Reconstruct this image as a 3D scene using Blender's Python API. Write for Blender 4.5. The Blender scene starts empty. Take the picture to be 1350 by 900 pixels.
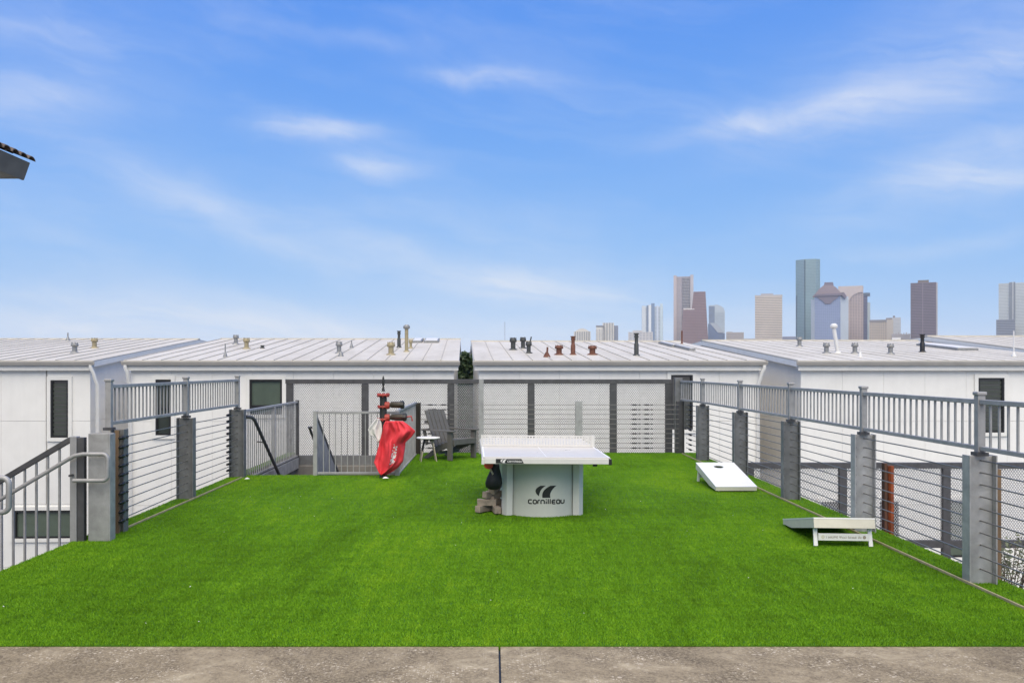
import bpy, bmesh, math, random
from mathutils import Vector, Matrix

random.seed(7)
R = math.radians
PI = math.pi
scene = bpy.context.scene
COL = scene.collection

# ------------------------------------------------------------------ camera
EYE = 1.81                      # eye height above the turf (m)
FPX = 1140.0                    # focal length in photo pixels
VX, VY = 650.0, 485.0           # vanishing point of the view axis in the 1350 x 900 photo
cam_d = bpy.data.cameras.new('camera')
cam_d.sensor_width = 36.0
cam_d.lens = 36.0 * FPX / 1350.0
cam_d.shift_x = (675.0 - VX) / 1350.0
cam_d.shift_y = (VY - 450.0) / 1350.0
cam_d.clip_start = 0.1
cam_d.clip_end = 9000.0
cam = bpy.data.objects.new('camera', cam_d)
cam.location = (0, 0, EYE)
cam.rotation_euler = (PI / 2, 0, 0)
COL.objects.link(cam)
scene.camera = cam

# ------------------------------------------------------------------ light
SUN_EL, SUN_AZ = R(60), R(182)          # azimuth clockwise from +Y; behind the camera, to its left
SKY_STRENGTH = 0.14
EXPOSURE = 0.5
sun_d = bpy.data.lights.new('sun', 'SUN')
sun_d.energy = 3.5
sun_d.angle = R(76)
sun_d.color = (1.0, 0.865, 0.63)
sun = bpy.data.objects.new('sun', sun_d)
sdir = Vector((math.sin(SUN_AZ) * math.cos(SUN_EL), math.cos(SUN_AZ) * math.cos(SUN_EL), math.sin(SUN_EL)))
sun.rotation_euler = sdir.to_track_quat('Z', 'Y').to_euler()
sun.location = (0, -5, 12)
COL.objects.link(sun)
scene.view_settings.view_transform = 'Standard'
scene.view_settings.look = 'None'
scene.view_settings.exposure = EXPOSURE
scene.view_settings.gamma = 1.0
scene.view_settings.use_curve_mapping = False
scene.cycles.use_denoising = True
scene.cycles.max_bounces = 8
scene.cycles.volume_bounces = 0
scene.cycles.volume_max_steps = 64


class NT:
    """tiny helper around a node tree"""
    def __init__(s, tree):
        s.t = tree; s.n = tree.nodes; s.l = tree.links

    def new(s, typ, **kw):
        n = s.n.new(typ)
        for k, v in kw.items():
            setattr(n, k, v)
        return n

    def put(s, sock, v):
        if hasattr(v, 'is_linked') or isinstance(v, bpy.types.NodeSocket):
            s.l.new(v, sock)
        elif v is not None:
            sock.default_value = v

    def math(s, op, a, b=None, c=None, clamp=False):
        n = s.new('ShaderNodeMath', operation=op, use_clamp=clamp)
        s.put(n.inputs[0], a)
        if b is not None: s.put(n.inputs[1], b)
        if c is not None: s.put(n.inputs[2], c)
        return n.outputs[0]

    def vmath(s, op, a, b=None):
        n = s.new('ShaderNodeVectorMath', operation=op)
        s.put(n.inputs[0], a)
        if b is not None: s.put(n.inputs[1], b)
        return n.outputs[0]

    def noise(s, vec, scale, detail=4, rough=0.55, dist=0.0, color=False):
        n = s.new('ShaderNodeTexNoise')
        if vec is not None: s.l.new(vec, n.inputs['Vector'])
        n.inputs['Scale'].default_value = scale
        n.inputs['Detail'].default_value = detail
        n.inputs['Roughness'].default_value = rough
        n.inputs['Distortion'].default_value = dist
        return n.outputs['Color' if color else 'Fac']

    def ramp(s, fac, stops):
        n = s.new('ShaderNodeValToRGB')
        s.l.new(fac, n.inputs[0])
        e = n.color_ramp.elements
        while len(e) > 1: e.remove(e[-1])
        e[0].position = stops[0][0]; e[0].color = tuple(stops[0][1]) + (1,)
        for p, c in stops[1:]:
            k = e.new(p); k.color = tuple(c) + (1,)
        return n.outputs[0]

    def mix(s, fac, a, b, blend='MIX'):
        n = s.new('ShaderNodeMix', data_type='RGBA', blend_type=blend)
        s.put(n.inputs[0], fac)
        for i, v in ((6, a), (7, b)):
            if isinstance(v, tuple): v = v if len(v) == 4 else v + (1,)
            s.put(n.inputs[i], v)
        return n.outputs[2]

    def maprange(s, v, a, b, c=0.0, d=1.0, smooth=False):
        n = s.new('ShaderNodeMapRange')
        if smooth: n.interpolation_type = 'SMOOTHSTEP'
        s.put(n.inputs[0], v)
        for i, x in enumerate((a, b, c, d)): n.inputs[i + 1].default_value = x
        return n.outputs[0]


def build_world():
    w = bpy.data.worlds.new('World')
    scene.world = w
    w.use_nodes = True
    nt = NT(w.node_tree)
    nt.n.clear()
    out = nt.new('ShaderNodeOutputWorld')
    bg = nt.new('ShaderNodeBackground')
    bg.inputs[1].default_value = SKY_STRENGTH
    nt.l.new(bg.outputs[0], out.inputs[0])
    tc = nt.new('ShaderNodeTexCoord')
    d = tc.outputs['Generated']
    sep = nt.new('ShaderNodeSeparateXYZ')
    nt.l.new(d, sep.inputs[0])
    X, Y, Z = sep.outputs
    # the whole dome is read with its height stretched, so that the blue deepens sooner (all round alike)
    comb = nt.new('ShaderNodeCombineXYZ')
    nt.l.new(X, comb.inputs[0]); nt.l.new(Y, comb.inputs[1])
    nt.l.new(nt.math('MINIMUM', nt.math('MULTIPLY_ADD', nt.math('MAXIMUM', Z, 0.0), 0.9, 0.05), 0.45), comb.inputs[2])
    dn = nt.vmath('NORMALIZE', comb.outputs[0])
    sky = nt.new('ShaderNodeTexSky', sky_type='NISHITA')
    sky.sun_disc = False
    sky.sun_elevation = SUN_EL
    sky.sun_rotation = SUN_AZ
    sky.altitude = 50
    sky.air_density = 1.0
    sky.dust_density = 0.6
    sky.ozone_density = 3.0
    nt.l.new(dn, sky.inputs[0])
    sk = nt.new('ShaderNodeSeparateColor'); nt.l.new(sky.outputs[0], sk.inputs[0])
    cc = nt.new('ShaderNodeCombineColor')
    for i in range(3):      # one colour grade for the whole dome
        nt.l.new(nt.math('MULTIPLY', nt.math('POWER', sk.outputs[i], SKY_GAMMA[i]), SKY_MUL[i]), cc.inputs[i])
    base = cc.outputs[0]
    # thin cirrus: azimuth / elevation coordinates
    az = nt.math('ARCTAN2', X, Y)
    hyp = nt.math('SQRT', nt.math('ADD', nt.math('MULTIPLY', X, X), nt.math('MULTIPLY', Y, Y)))
    el = nt.math('ARCTAN2', Z, hyp)
    cw = nt.new('ShaderNodeCombineXYZ')
    nt.l.new(az, cw.inputs[0]); nt.l.new(el, cw.inputs[1])
    P = cw.outputs[0]
    warp = nt.vmath('SUBTRACT', nt.noise(P, 5.5, 5, 0.6, color=True), (0.5, 0.5, 0.5))
    sc = nt.new('ShaderNodeVectorMath', operation='MULTIPLY')
    nt.l.new(warp, sc.inputs[0]); sc.inputs[1].default_value = (0.13, 0.05, 0)
    Pw = nt.vmath('ADD', P, sc.outputs[0])
    sp = nt.new('ShaderNodeSeparateXYZ'); nt.l.new(Pw, sp.inputs[0])
    # streaky texture, finer across than along
    st = nt.new('ShaderNodeVectorMath', operation='MULTIPLY')
    rotn = nt.new('ShaderNodeVectorRotate', rotation_type='Z_AXIS'); rotn.inputs['Angle'].default_value = R(9)
    nt.l.new(Pw, rotn.inputs['Vector'])
    nt.l.new(rotn.outputs[0], st.inputs[0]); st.inputs[1].default_value = (5.0, 26.0, 1.0)
    streak = nt.maprange(nt.noise(st.outputs[0], 1.0, 7, 0.62, 0.6), 0.30, 0.72, 0.25, 1.0)
    total = None
    for (px, py, sx, sy, rot, amp) in CLOUDS:
        u0 = math.atan((px - VX) / FPX)
        v0 = math.atan((VY - py) / math.hypot(FPX, px - VX))
        a = R(rot); ca, sa = math.cos(a), math.sin(a)
        du = nt.math('SUBTRACT', sp.outputs[0], u0)
        dv = nt.math('SUBTRACT', sp.outputs[1], v0)
        p = nt.math('MULTIPLY', nt.math('ADD', nt.math('MULTIPLY', du, ca), nt.math('MULTIPLY', dv, sa)), FPX / sx)
        q = nt.math('MULTIPLY', nt.math('SUBTRACT', nt.math('MULTIPLY', dv, ca), nt.math('MULTIPLY', du, sa)), FPX / sy)
        r2 = nt.math('ADD', nt.math('MULTIPLY', p, p), nt.math('MULTIPLY', q, q))
        g = nt.math('MULTIPLY', nt.math('EXPONENT', nt.math('MULTIPLY', r2, -1.0)), amp)
        total = g if total is None else nt.math('ADD', total, g)
    # sparse cirrus over the rest of the dome
    big = nt.maprange(nt.noise(st.outputs[0], 0.35, 5, 0.6, 0.4), 0.47, 0.8, 0.0, 0.36)
    total = nt.math('ADD', total, big)
    cover = nt.math('MULTIPLY', total, streak)
    cover = nt.math('MINIMUM', cover, 0.85)
    colr = nt.mix(cover, base, CLOUD_COL)
    nt.l.new(colr, bg.inputs[0])


SKY_MUL = (0.38, 0.86, 3.55)
SKY_GAMMA = (1.37, 0.82, 0.17)
CLOUD_COL = (4.7, 4.75, 4.85)
# photo px x, y, half-length, half-height, tilt (deg, up to the right), amount
CLOUDS = [
    (628, 100, 80, 11, -2, 0.6), (420, 174, 72, 13, 3, 0.5), (490, 222, 65, 13, -2, 0.4),
    (30, 133, 120, 24, 3, 0.45), (480, 52, 140, 12, -6, 0.18), (1000, 160, 130, 15, 6, 0.5),
    (1180, 135, 190, 34, 12, 0.42), (1290, 215, 190, 40, 14, 0.5), (1330, 240, 80, 14, -6, 0.4),
    (330, 300, 270, 22, -22, 0.24), (620, 365, 200, 22, -14, 0.42), (150, 250, 220, 60, -8, 0.15),
    (120, 425, 330, 36, 0, 0.55), (430, 445, 330, 28, 0, 0.42), (720, 375, 130, 20, -4, 0.5),
    (1250, 322, 120, 10, 3, 0.25), (1050, 435, 420, 30, 0, 0.3), (1300, 40, 200, 60, 10, 0.3),
    (80, 60, 150, 50, -12, 0.18), (560, 300, 260, 60, -10, 0.12),
]
build_world()

# ------------------------------------------------------------------ materials
MATS = {}


def mat(name, col, rough=0.6, metal=0.0, noise=0.0, nscale=4.0, bump=0.0, bscale=40.0, spec=0.5,
        stretch=None, col2=None, clear=0.0, sheen=0.0, streak=0.0):
    if name in MATS: return MATS[name]
    m = bpy.data.materials.new(name); m.use_nodes = True
    nt = NT(m.node_tree)
    b = nt.n['Principled BSDF']
    b.inputs['Roughness'].default_value = rough
    b.inputs['Metallic'].default_value = metal
    b.inputs['Specular IOR Level'].default_value = spec
    tc = nt.new('ShaderNodeTexCoord'); geo = nt.new('ShaderNodeNewGeometry')
    P = geo.outputs['Position']
    if stretch:
        v = nt.new('ShaderNodeVectorMath', operation='MULTIPLY')
        nt.l.new(P, v.inputs[0]); v.inputs[1].default_value = stretch
        P = v.outputs[0]
    c = col
    if noise > 0 or col2:
        f = nt.noise(P, nscale, 6, 0.62, 0.3)
        f = nt.maprange(f, 0.3, 0.7)
        c2 = col2 or tuple(x * (1 - noise) for x in col)
        c1 = col if col2 else tuple(min(1, x * (1 + noise * 0.5)) for x in col)
        c = nt.mix(f, c1, c2)
        if streak > 0:
            v = nt.new('ShaderNodeVectorMath', operation='MULTIPLY')
            nt.l.new(geo.outputs['Position'], v.inputs[0]); v.inputs[1].default_value = (6, 6, 0.35)
            g = nt.maprange(nt.noise(v.outputs[0], 1.0, 5, 0.6), 0.45, 0.8, 0.0, streak)
            c = nt.mix(g, c, tuple(x * 0.55 for x in col))
        nt.l.new(c, b.inputs['Base Color'])
        rr = nt.maprange(f, 0, 1, max(0.02, rough - 0.08), min(1, rough + 0.08))
        nt.l.new(rr, b.inputs['Roughness'])
    else:
        b.inputs['Base Color'].default_value = tuple(col) + (1,)
    if bump > 0:
        bn = nt.new('ShaderNodeBump'); bn.inputs['Strength'].default_value = bump
        bn.inputs['Distance'].default_value = 0.01
        nt.l.new(nt.noise(P, bscale, 4, 0.6), bn.inputs['Height'])
        nt.l.new(bn.outputs[0], b.inputs['Normal'])
    MATS[name] = m
    return m


def turf_mat(name, base):
    m = bpy.data.materials.new(name); m.use_nodes = True
    nt = NT(m.node_tree); b = nt.n['Principled BSDF']
    b.inputs['Roughness'].default_value = 0.55
    b.inputs['Specular IOR Level'].default_value = 0.08
    geo = nt.new('ShaderNodeNewGeometry'); P = geo.outputs['Position']
    v = nt.new('ShaderNodeVectorMath', operation='MULTIPLY'); nt.l.new(P, v.inputs[0]); v.inputs[1].default_value = (1.0, 0.55, 1)
    big = nt.maprange(nt.noise(v.outputs[0], 0.42, 5, 0.62, 0.8), 0.36, 0.66)
    v2 = nt.new('ShaderNodeVectorMath', operation='MULTIPLY'); nt.l.new(P, v2.inputs[0]); v2.inputs[1].default_value = (9, 0.9, 1)
    mid = nt.maprange(nt.noise(v2.outputs[0], 1.3, 6, 0.7), 0.3, 0.7)
    v3 = nt.new('ShaderNodeVectorMath', operation='MULTIPLY'); nt.l.new(P, v3.inputs[0]); v3.inputs[1].default_value = (1.5, 4.0, 1)
    cro = nt.maprange(nt.noise(v3.outputs[0], 1.6, 5, 0.7, 0.5), 0.35, 0.68)
    f = nt.math('ADD', nt.math('ADD', nt.math('MULTIPLY', big, 0.42), nt.math('MULTIPLY', mid, 0.33)), nt.math('MULTIPLY', cro, 0.25))
    c = nt.ramp(f, [(0.12, tuple(x * 0.62 for x in base)), (0.5, base), (0.9, (base[0] * 1.62, base[1] * 1.30, base[2] * 1.2))])
    if name == 'grass_blade':
        oi = nt.new('ShaderNodeObjectInfo')
        g = nt.ramp(oi.outputs['Random'], [(0.0, (0.8, 0.82, 0.8)), (0.55, (1, 1, 1)), (1.0, (1.2, 1.12, 1.05))])
        c = nt.mix(1.0, c, g, 'MULTIPLY')
    else:
        fine = nt.maprange(nt.noise(P, 60, 4, 0.7), 0.3, 0.7, 0.5, 1.1)
        cc = nt.new('ShaderNodeCombineColor')
        for i in range(3): nt.l.new(fine, cc.inputs[i])
        c = nt.mix(1.0, c, cc.outputs[0], 'MULTIPLY')
    nt.l.new(c, b.inputs['Base Color'])
    MATS[name] = m
    return m


def concrete_mat():
    m = bpy.data.materials.new('weathered_concrete'); m.use_nodes = True
    nt = NT(m.node_tree); b = nt.n['Principled BSDF']
    b.inputs['Roughness'].default_value = 0.85
    geo = nt.new('ShaderNodeNewGeometry'); P = geo.outputs['Position']
    big = nt.maprange(nt.noise(P, 1.3, 7, 0.7, 1.2), 0.34, 0.66)
    c = nt.ramp(big, [(0.0, (0.085, 0.064, 0.037)), (0.35, (0.165, 0.130, 0.080)), (0.65, (0.27, 0.22, 0.143)), (1.0, (0.46, 0.395, 0.275))])
    med = nt.maprange(nt.noise(P, 9, 6, 0.75, 0.5), 0.42, 0.62)
    c = nt.mix(nt.math('MULTIPLY', med, 0.6), c, (0.085, 0.062, 0.038))
    grain = nt.maprange(nt.noise(P, 48, 4, 0.8), 0.40, 0.62)
    c = nt.mix(nt.math('MULTIPLY', grain, 0.7), c, (0.34, 0.28, 0.18))
    # pale exposed aggregate, in patches
    pick = nt.maprange(nt.noise(P, 2.6, 6, 0.75, 0.5), 0.45, 0.62)
    f = None
    for vs_, lo in ((38, .74), (70, .60), (24, .92)):
        vo = nt.new('ShaderNodeTexVoronoi'); nt.l.new(P, vo.inputs['Vector']); vo.inputs['Scale'].default_value = vs_
        chip = nt.maprange(vo.outputs['Distance'], 0.26, 0.42, 1.0, 0.0)
        sepc = nt.new('ShaderNodeSeparateColor'); nt.l.new(vo.outputs['Color'], sepc.inputs[0])
        g = nt.math('MULTIPLY', nt.math('MULTIPLY', chip, pick), nt.maprange(sepc.outputs[0], lo, lo + .05))
        f = g if f is None else nt.math('MAXIMUM', f, g)
    c = nt.mix(nt.math('MULTIPLY', f, 0.85), c, (0.58, 0.51, 0.40))
    cv = nt.new('ShaderNodeTexVoronoi', feature='DISTANCE_TO_EDGE'); cv.inputs['Scale'].default_value = 0.55
    nt.l.new(nt.vmath('ADD', P, nt.noise(P, 3.0, 5, 0.7, color=True)), cv.inputs['Vector'])
    crack = nt.math('MULTIPLY', nt.maprange(cv.outputs['Distance'], 0.0015, 0.005, 1.0, 0.0), nt.maprange(nt.noise(P, 0.9, 3), 0.45, 0.55))
    c = nt.mix(nt.math('MULTIPLY', crack, 0.7), c, (0.06, 0.045, 0.03))
    pit = nt.maprange(nt.noise(P, 34, 4, 0.8), 0.62, 0.70)
    c = nt.mix(nt.math('MULTIPLY', pit, 0.6), c, (0.065, 0.048, 0.03))
    nt.l.new(c, b.inputs['Base Color'])
    bn = nt.new('ShaderNodeBump'); bn.inputs['Strength'].default_value = 0.5; bn.inputs['Distance'].default_value = 0.006
    h = nt.math('ADD', nt.math('MULTIPLY', nt.noise(P, 70, 5, 0.7), 0.8), nt.math('MULTIPLY', f, 0.4))
    nt.l.new(h, bn.inputs['Height']); nt.l.new(bn.outputs[0], b.inputs['Normal'])
    MATS['weathered_concrete'] = m
    return m


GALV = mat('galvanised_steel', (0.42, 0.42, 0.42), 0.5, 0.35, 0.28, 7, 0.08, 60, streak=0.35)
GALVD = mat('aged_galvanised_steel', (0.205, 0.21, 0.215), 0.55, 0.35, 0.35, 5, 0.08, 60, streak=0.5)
RAIL = mat('grey_painted_rail', (0.34, 0.34, 0.345), 0.5, 0.15, 0.2, 9, 0.04, 80, streak=0.3)
DARK = mat('dark_grey_steel', (0.085, 0.085, 0.09), 0.5, 0.2, 0.3, 8, 0.05, 60)
CABLE = mat('steel_cable', (0.20, 0.195, 0.19), 0.45, 0.5)
BLACK = mat('black_fitting', (0.018, 0.018, 0.02), 0.45, 0.2)
MESHM = mat('expanded_mesh_steel', (0.40, 0.40, 0.41), 0.5, 0.2, 0.2, 12)
WALL = mat('white_fibre_cement', (0.82, 0.81, 0.78), 0.7, 0.0, 0.07, 1.2, 0.05, 120, streak=0.10)
WALLC = mat('cream_fibre_cement', (0.76, 0.73, 0.66), 0.75, 0.0, 0.06, 1.2, 0.05, 120, streak=0.05)
TRIM = mat('white_trim', (0.78, 0.77, 0.735), 0.55, 0.0, 0.05, 3)
ROOFM = mat('pale_metal_roof', (0.57, 0.535, 0.465), 0.55, 0.0, 0.20, 1.1, 0.0, stretch=(1.0, 0.25, 1), streak=0.0)
SEAM = mat('roof_seam_metal', (0.53, 0.50, 0.44), 0.55, 0.0, 0.15, 3)
GUTTER = mat('gutter_metal', (0.40, 0.385, 0.36), 0.5, 0.1, 0.12, 2)
GLASS = mat('dark_window_glass', (0.042, 0.050, 0.042), 0.08, 0.0, spec=0.8)
GLASSG = mat('green_window_glass', (0.10, 0.13, 0.10), 0.10, 0.0, spec=0.8, noise=0.2, nscale=1.5)
BLIND = mat('drawn_blind', (0.055, 0.065, 0.055), 0.6, noise=0.1)
WFRAME = mat('black_window_frame', (0.015, 0.015, 0.016), 0.4)
TURF = turf_mat('turf_backing', (0.062, 0.168, 0.006))
BLADE = turf_mat('grass_blade', (0.134, 0.300, 0.013))
CONC = concrete_mat()
CONCS = mat('smooth_concrete', (0.20, 0.19, 0.175), 0.85, 0, 0.3, 2.0, 0.2, 60, streak=0.3)
GROUND = mat('city_ground', (0.17, 0.17, 0.16), 0.9, 0, 0.4, 0.05)
TABLEM = mat('table_laminate', (0.58, 0.555, 0.515), 0.35, 0, 0.03, 2)
TABLEW = mat('white_line_paint', (0.82, 0.82, 0.82), 0.4)
TSTEEL = mat('white_powder_coat', (0.64, 0.63, 0.61), 0.42, 0, 0.05, 5, streak=0.05)
BASEM = mat('grey_powder_coat', (0.56, 0.575, 0.525), 0.45, 0, 0.06, 4, 0.03, 200, streak=0.08)
BASEL = mat('pale_powder_coat', (0.66, 0.665, 0.625), 0.45, 0, 0.05, 4, streak=0.08)
INK = mat('black_print', (0.012, 0.014, 0.013), 0.5)
WPRINT = mat('white_print', (0.7, 0.7, 0.7), 0.5)
BOARDW = mat('white_board_paint', (0.80, 0.80, 0.79), 0.4, 0, 0.04, 4)
BOARDC = mat('cream_board_paint', (0.66, 0.63, 0.54), 0.5, 0, 0.10, 6)
FADED = mat('faded_print', (0.33, 0.29, 0.24), 0.6)
CHAIRM = mat('grey_resin_lumber', (0.115, 0.11, 0.10), 0.6, 0, 0.15, 12, 0.1, 50)
PALEW = mat('pale_wood', (0.42, 0.36, 0.27), 0.6, 0, 0.2, 14, stretch=(1, 1, 0.15))
WOOD = mat('weathered_wood', (0.20, 0.13, 0.075), 0.8, 0, 0.45, 14, 0.2, 30, stretch=(1, 1, 0.1))
DARKW = mat('dark_timber', (0.045, 0.04, 0.036), 0.75, 0, 0.4, 10, 0.2, 30, stretch=(1, 1, 0.15))
RUSTD = mat('dark_rust', (0.13, 0.05, 0.025), 0.85, 0, col2=(0.06, 0.035, 0.022), nscale=9, bump=0.3, bscale=40, stretch=(1, 1, 0.5))
RUST = mat('rusty_steel', (0.34, 0.075, 0.018), 0.8, 0, col2=(0.09, 0.03, 0.014), nscale=9, bump=0.3, bscale=40, stretch=(1, 1, 0.5))
PIPE = mat('dark_iron_pipe', (0.035, 0.035, 0.033), 0.5, 0.2, 0.4, 14, 0.1, 50)
REDP = mat('faded_red_paint', (0.40, 0.055, 0.04), 0.55, 0, 0.45, 18, 0.1, 60)
BRASS = mat('weathered_brass', (0.075, 0.065, 0.05), 0.5, 0.4, 0.4, 18)
REDC = mat('red_cloth', (0.70, 0.042, 0.06), 0.75, 0, 0.18, 6)
WHITEC = mat('white_cloth', (0.72, 0.70, 0.70), 0.8, 0, 0.06, 10)
BAGM = mat('black_nylon', (0.010, 0.011, 0.014), 0.55, 0, 0.3, 20)
JENGA = mat('grey_wood_block', (0.34, 0.28, 0.22), 0.8, 0, 0.45, 9, 0.2, 40)
ORANGE = mat('red_rubber', (0.55, 0.06, 0.02), 0.5)
TAN = mat('tan_edging', (0.40, 0.35, 0.19), 0.8, 0, 0.3, 10)
LEAF = mat('tree_leaf', (0.045, 0.075, 0.025), 0.6, 0, 0.5, 0.6)
SHRUB = mat('shrub_leaf', (0.13, 0.15, 0.09), 0.7, 0, 0.4, 6)
BARK = mat('bark', (0.09, 0.07, 0.05), 0.9, 0, 0.4, 8)
TILEM = mat('brown_roof_tile', (0.13, 0.095, 0.07), 0.8, 0, 0.45, 5, 0.2, 30)
FASCIA = mat('grey_fascia', (0.13, 0.125, 0.115), 0.6, 0, 0.12, 4)
STUCCO = mat('grey_stucco', (0.35, 0.34, 0.32), 0.9, 0, 0.1, 3, 0.2, 60)


# ------------------------------------------------------------------ mesh helper
def origin_of(p):
    return p.get('_o', (0, 0, 0)) if p is not None else (0, 0, 0)


class MB:
    def __init__(s):
        s.v = []; s.f = []; s.sm = []

    def add(s, vs, fs, smooth=False):
        k = len(s.v)
        s.v += [tuple(v) for v in vs]
        for f in fs:
            s.f.append([i + k for i in f]); s.sm.append(smooth)
        return s

    def box(s, x0, x1, y0, y1, z0, z1):
        return s.add([(x0, y0, z0), (x1, y0, z0), (x1, y1, z0), (x0, y1, z0), (x0, y0, z1), (x1, y0, z1), (x1, y1, z1), (x0, y1, z1)],
                     [(0, 3, 2, 1), (4, 5, 6, 7), (0, 1, 5, 4), (1, 2, 6, 5), (2, 3, 7, 6), (3, 0, 4, 7)])

    def bar(s, a, b, w, h, up=(0, 0, 1)):
        """box beam from a to b; w across, h along up"""
        a = Vector(a); b = Vector(b); d = (b - a).normalized(); u = Vector(up)
        side = d.cross(u)
        if side.length < 1e-6: side = d.cross(Vector((0, 1, 0)))
        side.normalize(); u = side.cross(d).normalized()
        vs = []
        for p in (a, b):
            for sx, sy in ((-1, -1), (1, -1), (1, 1), (-1, 1)):
                vs.append(p + side * (w / 2 * sx) + u * (h / 2 * sy))
        return s.add(vs, [(3, 2, 1, 0), (4, 5, 6, 7), (0, 1, 5, 4), (1, 2, 6, 5), (2, 3, 7, 6), (3, 0, 4, 7)])

    def tube(s, pts, r, n=8, cap=True, smooth=True):
        pts = [Vector(p) for p in pts]
        rs = r if isinstance(r, (list, tuple)) else [r] * len(pts)
        rings = []; prev = None
        for i, p in enumerate(pts):
            d = (pts[min(i + 1, len(pts) - 1)] - pts[max(i - 1, 0)]).normalized()
            if prev is None:
                ref = Vector((0, 0, 1)) if abs(d.z) < 0.9 else Vector((1, 0, 0))
                u = d.cross(ref).normalized()
            else:
                u = (prev - d * prev.dot(d)).normalized()
            prev = u; w = d.cross(u)
            rings.append([p + (u * math.cos(2 * PI * k / n) + w * math.sin(2 * PI * k / n)) * rs[i] for k in range(n)])
        vs = [v for ring in rings for v in ring]; fs = []
        for i in range(len(pts) - 1):
            for k in range(n):
                fs.append((i * n + k, i * n + (k + 1) % n, (i + 1) * n + (k + 1) % n, (i + 1) * n + k))
        s.add(vs, fs, smooth)
        if cap:
            m = len(pts) - 1
            s.add(rings[0], [tuple(reversed(range(n)))]); s.add(rings[m], [tuple(range(n))])
        return s

    def lathe(s, x, y, prof, n=16, smooth=True, ax=(0, 0, 1), base=0.0):
        """prof: list of (radius, height) about a vertical axis at x, y"""
        vs = []; fs = []
        for (r, z) in prof:
            for k in range(n):
                a = 2 * PI * k / n
                vs.append((x + r * math.cos(a), y + r * math.sin(a), z + base))
        for i in range(len(prof) - 1):
            for k in range(n):
                fs.append((i * n + k, i * n + (k + 1) % n, (i + 1) * n + (k + 1) % n, (i + 1) * n + k))
        s.add(vs, fs, smooth)
        m = len(prof) - 1
        s.add(vs[:n], [tuple(reversed(range(n)))]); s.add(vs[m * n:], [tuple(range(n))])
        return s

    def prism(s, poly, z0, z1):
        """vertical prism over a plan polygon (counter-clockwise)"""
        n = len(poly)
        vs = [(x, y, z0) for x, y in poly] + [(x, y, z1) for x, y in poly]
        fs = [tuple(reversed(range(n))), tuple(range(n, 2 * n))] + [(i, (i + 1) % n, n + (i + 1) % n, n + i) for i in range(n)]
        return s.add(vs, fs)

    def prism_y(s, poly, y0, y1):
        """prism along Y over an X-Z polygon (counter-clockwise seen from -Y)"""
        n = len(poly)
        vs = [(x, y0, z) for x, z in poly] + [(x, y1, z) for x, z in poly]
        fs = [tuple(range(n)), tuple(reversed(range(n, 2 * n)))] + [((i + 1) % n, i, n + i, n + (i + 1) % n) for i in range(n)]
        return s.add(vs, fs)

    def prism_x(s, poly, x0, x1):
        n = len(poly)
        vs = [(x0, y, z) for y, z in poly] + [(x1, y, z) for y, z in poly]
        fs = [tuple(reversed(range(n))), tuple(range(n, 2 * n))] + [(i, (i + 1) % n, n + (i + 1) % n, n + i) for i in range(n)]
        return s.add(vs, fs)

    def ibeam_z(s, x, y, z0, z1, w, d, t=0.014):
        """I-section column: web across X (w), flanges along Y (d)"""
        s.box(x - w / 2, x - w / 2 + t, y - d / 2, y + d / 2, z0, z1)
        s.box(x + w / 2 - t, x + w / 2, y - d / 2, y + d / 2, z0, z1)
        s.box(x - w / 2 + t, x + w / 2 - t, y - t / 2, y + t / 2, z0, z1 - 0.004)
        return s

    def build(s, name, m, parent=None, bevel=0.0, o=None, local=False, kind=None, segs=2):
        me = bpy.data.meshes.new(name)
        off = Vector((0, 0, 0)) if local else Vector(o if o is not None else origin_of(parent))
        me.from_pydata([tuple(Vector(v) - off) for v in s.v], [], s.f)
        me.polygons.foreach_set('use_smooth', s.sm)
        me.materials.append(m)
        me.update()
        ob = bpy.data.objects.new(name, me)
        COL.objects.link(ob)
        if parent is not None:
            ob.parent = parent
            ob['_o'] = origin_of(parent)
        elif o is not None:
            ob.location = off; ob['_o'] = tuple(off)
        if bevel > 0:
            b = ob.modifiers.new('bevel', 'BEVEL'); b.width = bevel; b.segments = segs; b.limit_method = 'ANGLE'
        if kind: ob['kind'] = kind
        return ob


def tag(o, label=None, cat=None, group=None, kind=None):
    if label: o['label'] = label
    if cat: o['category'] = cat
    if group: o['group'] = group
    if kind: o['kind'] = kind
    return o


def thing(name, label, cat, loc=(0, 0, 0), rotz=0.0, group=None):
    o = bpy.data.objects.new(name, None)
    COL.objects.link(o)
    o.location = loc; o.rotation_euler = (0, 0, rotz)
    o.empty_display_size = 0.2
    o['_o'] = tuple(loc)
    return tag(o, label, cat, group)


def dup_piece(src, loc, parent, name=None):
    """another object sharing the mesh of src, standing at loc (world) under parent"""
    c = src.copy()
    COL.objects.link(c)
    c.parent = parent
    c.location = Vector(loc)
    return c


def copy_tree(src, parent=None):
    c = src.copy(); COL.objects.link(c); c.parent = parent
    for ch in [k for k in src.children]:
        copy_tree(ch, c)
    return c


def px(x, y, d):
    """point at depth d seen at photo pixel x, y (used to read positions off the photo)"""
    return Vector(((x - VX) / FPX * d, d, EYE + (VY - y) / FPX * d))


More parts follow.
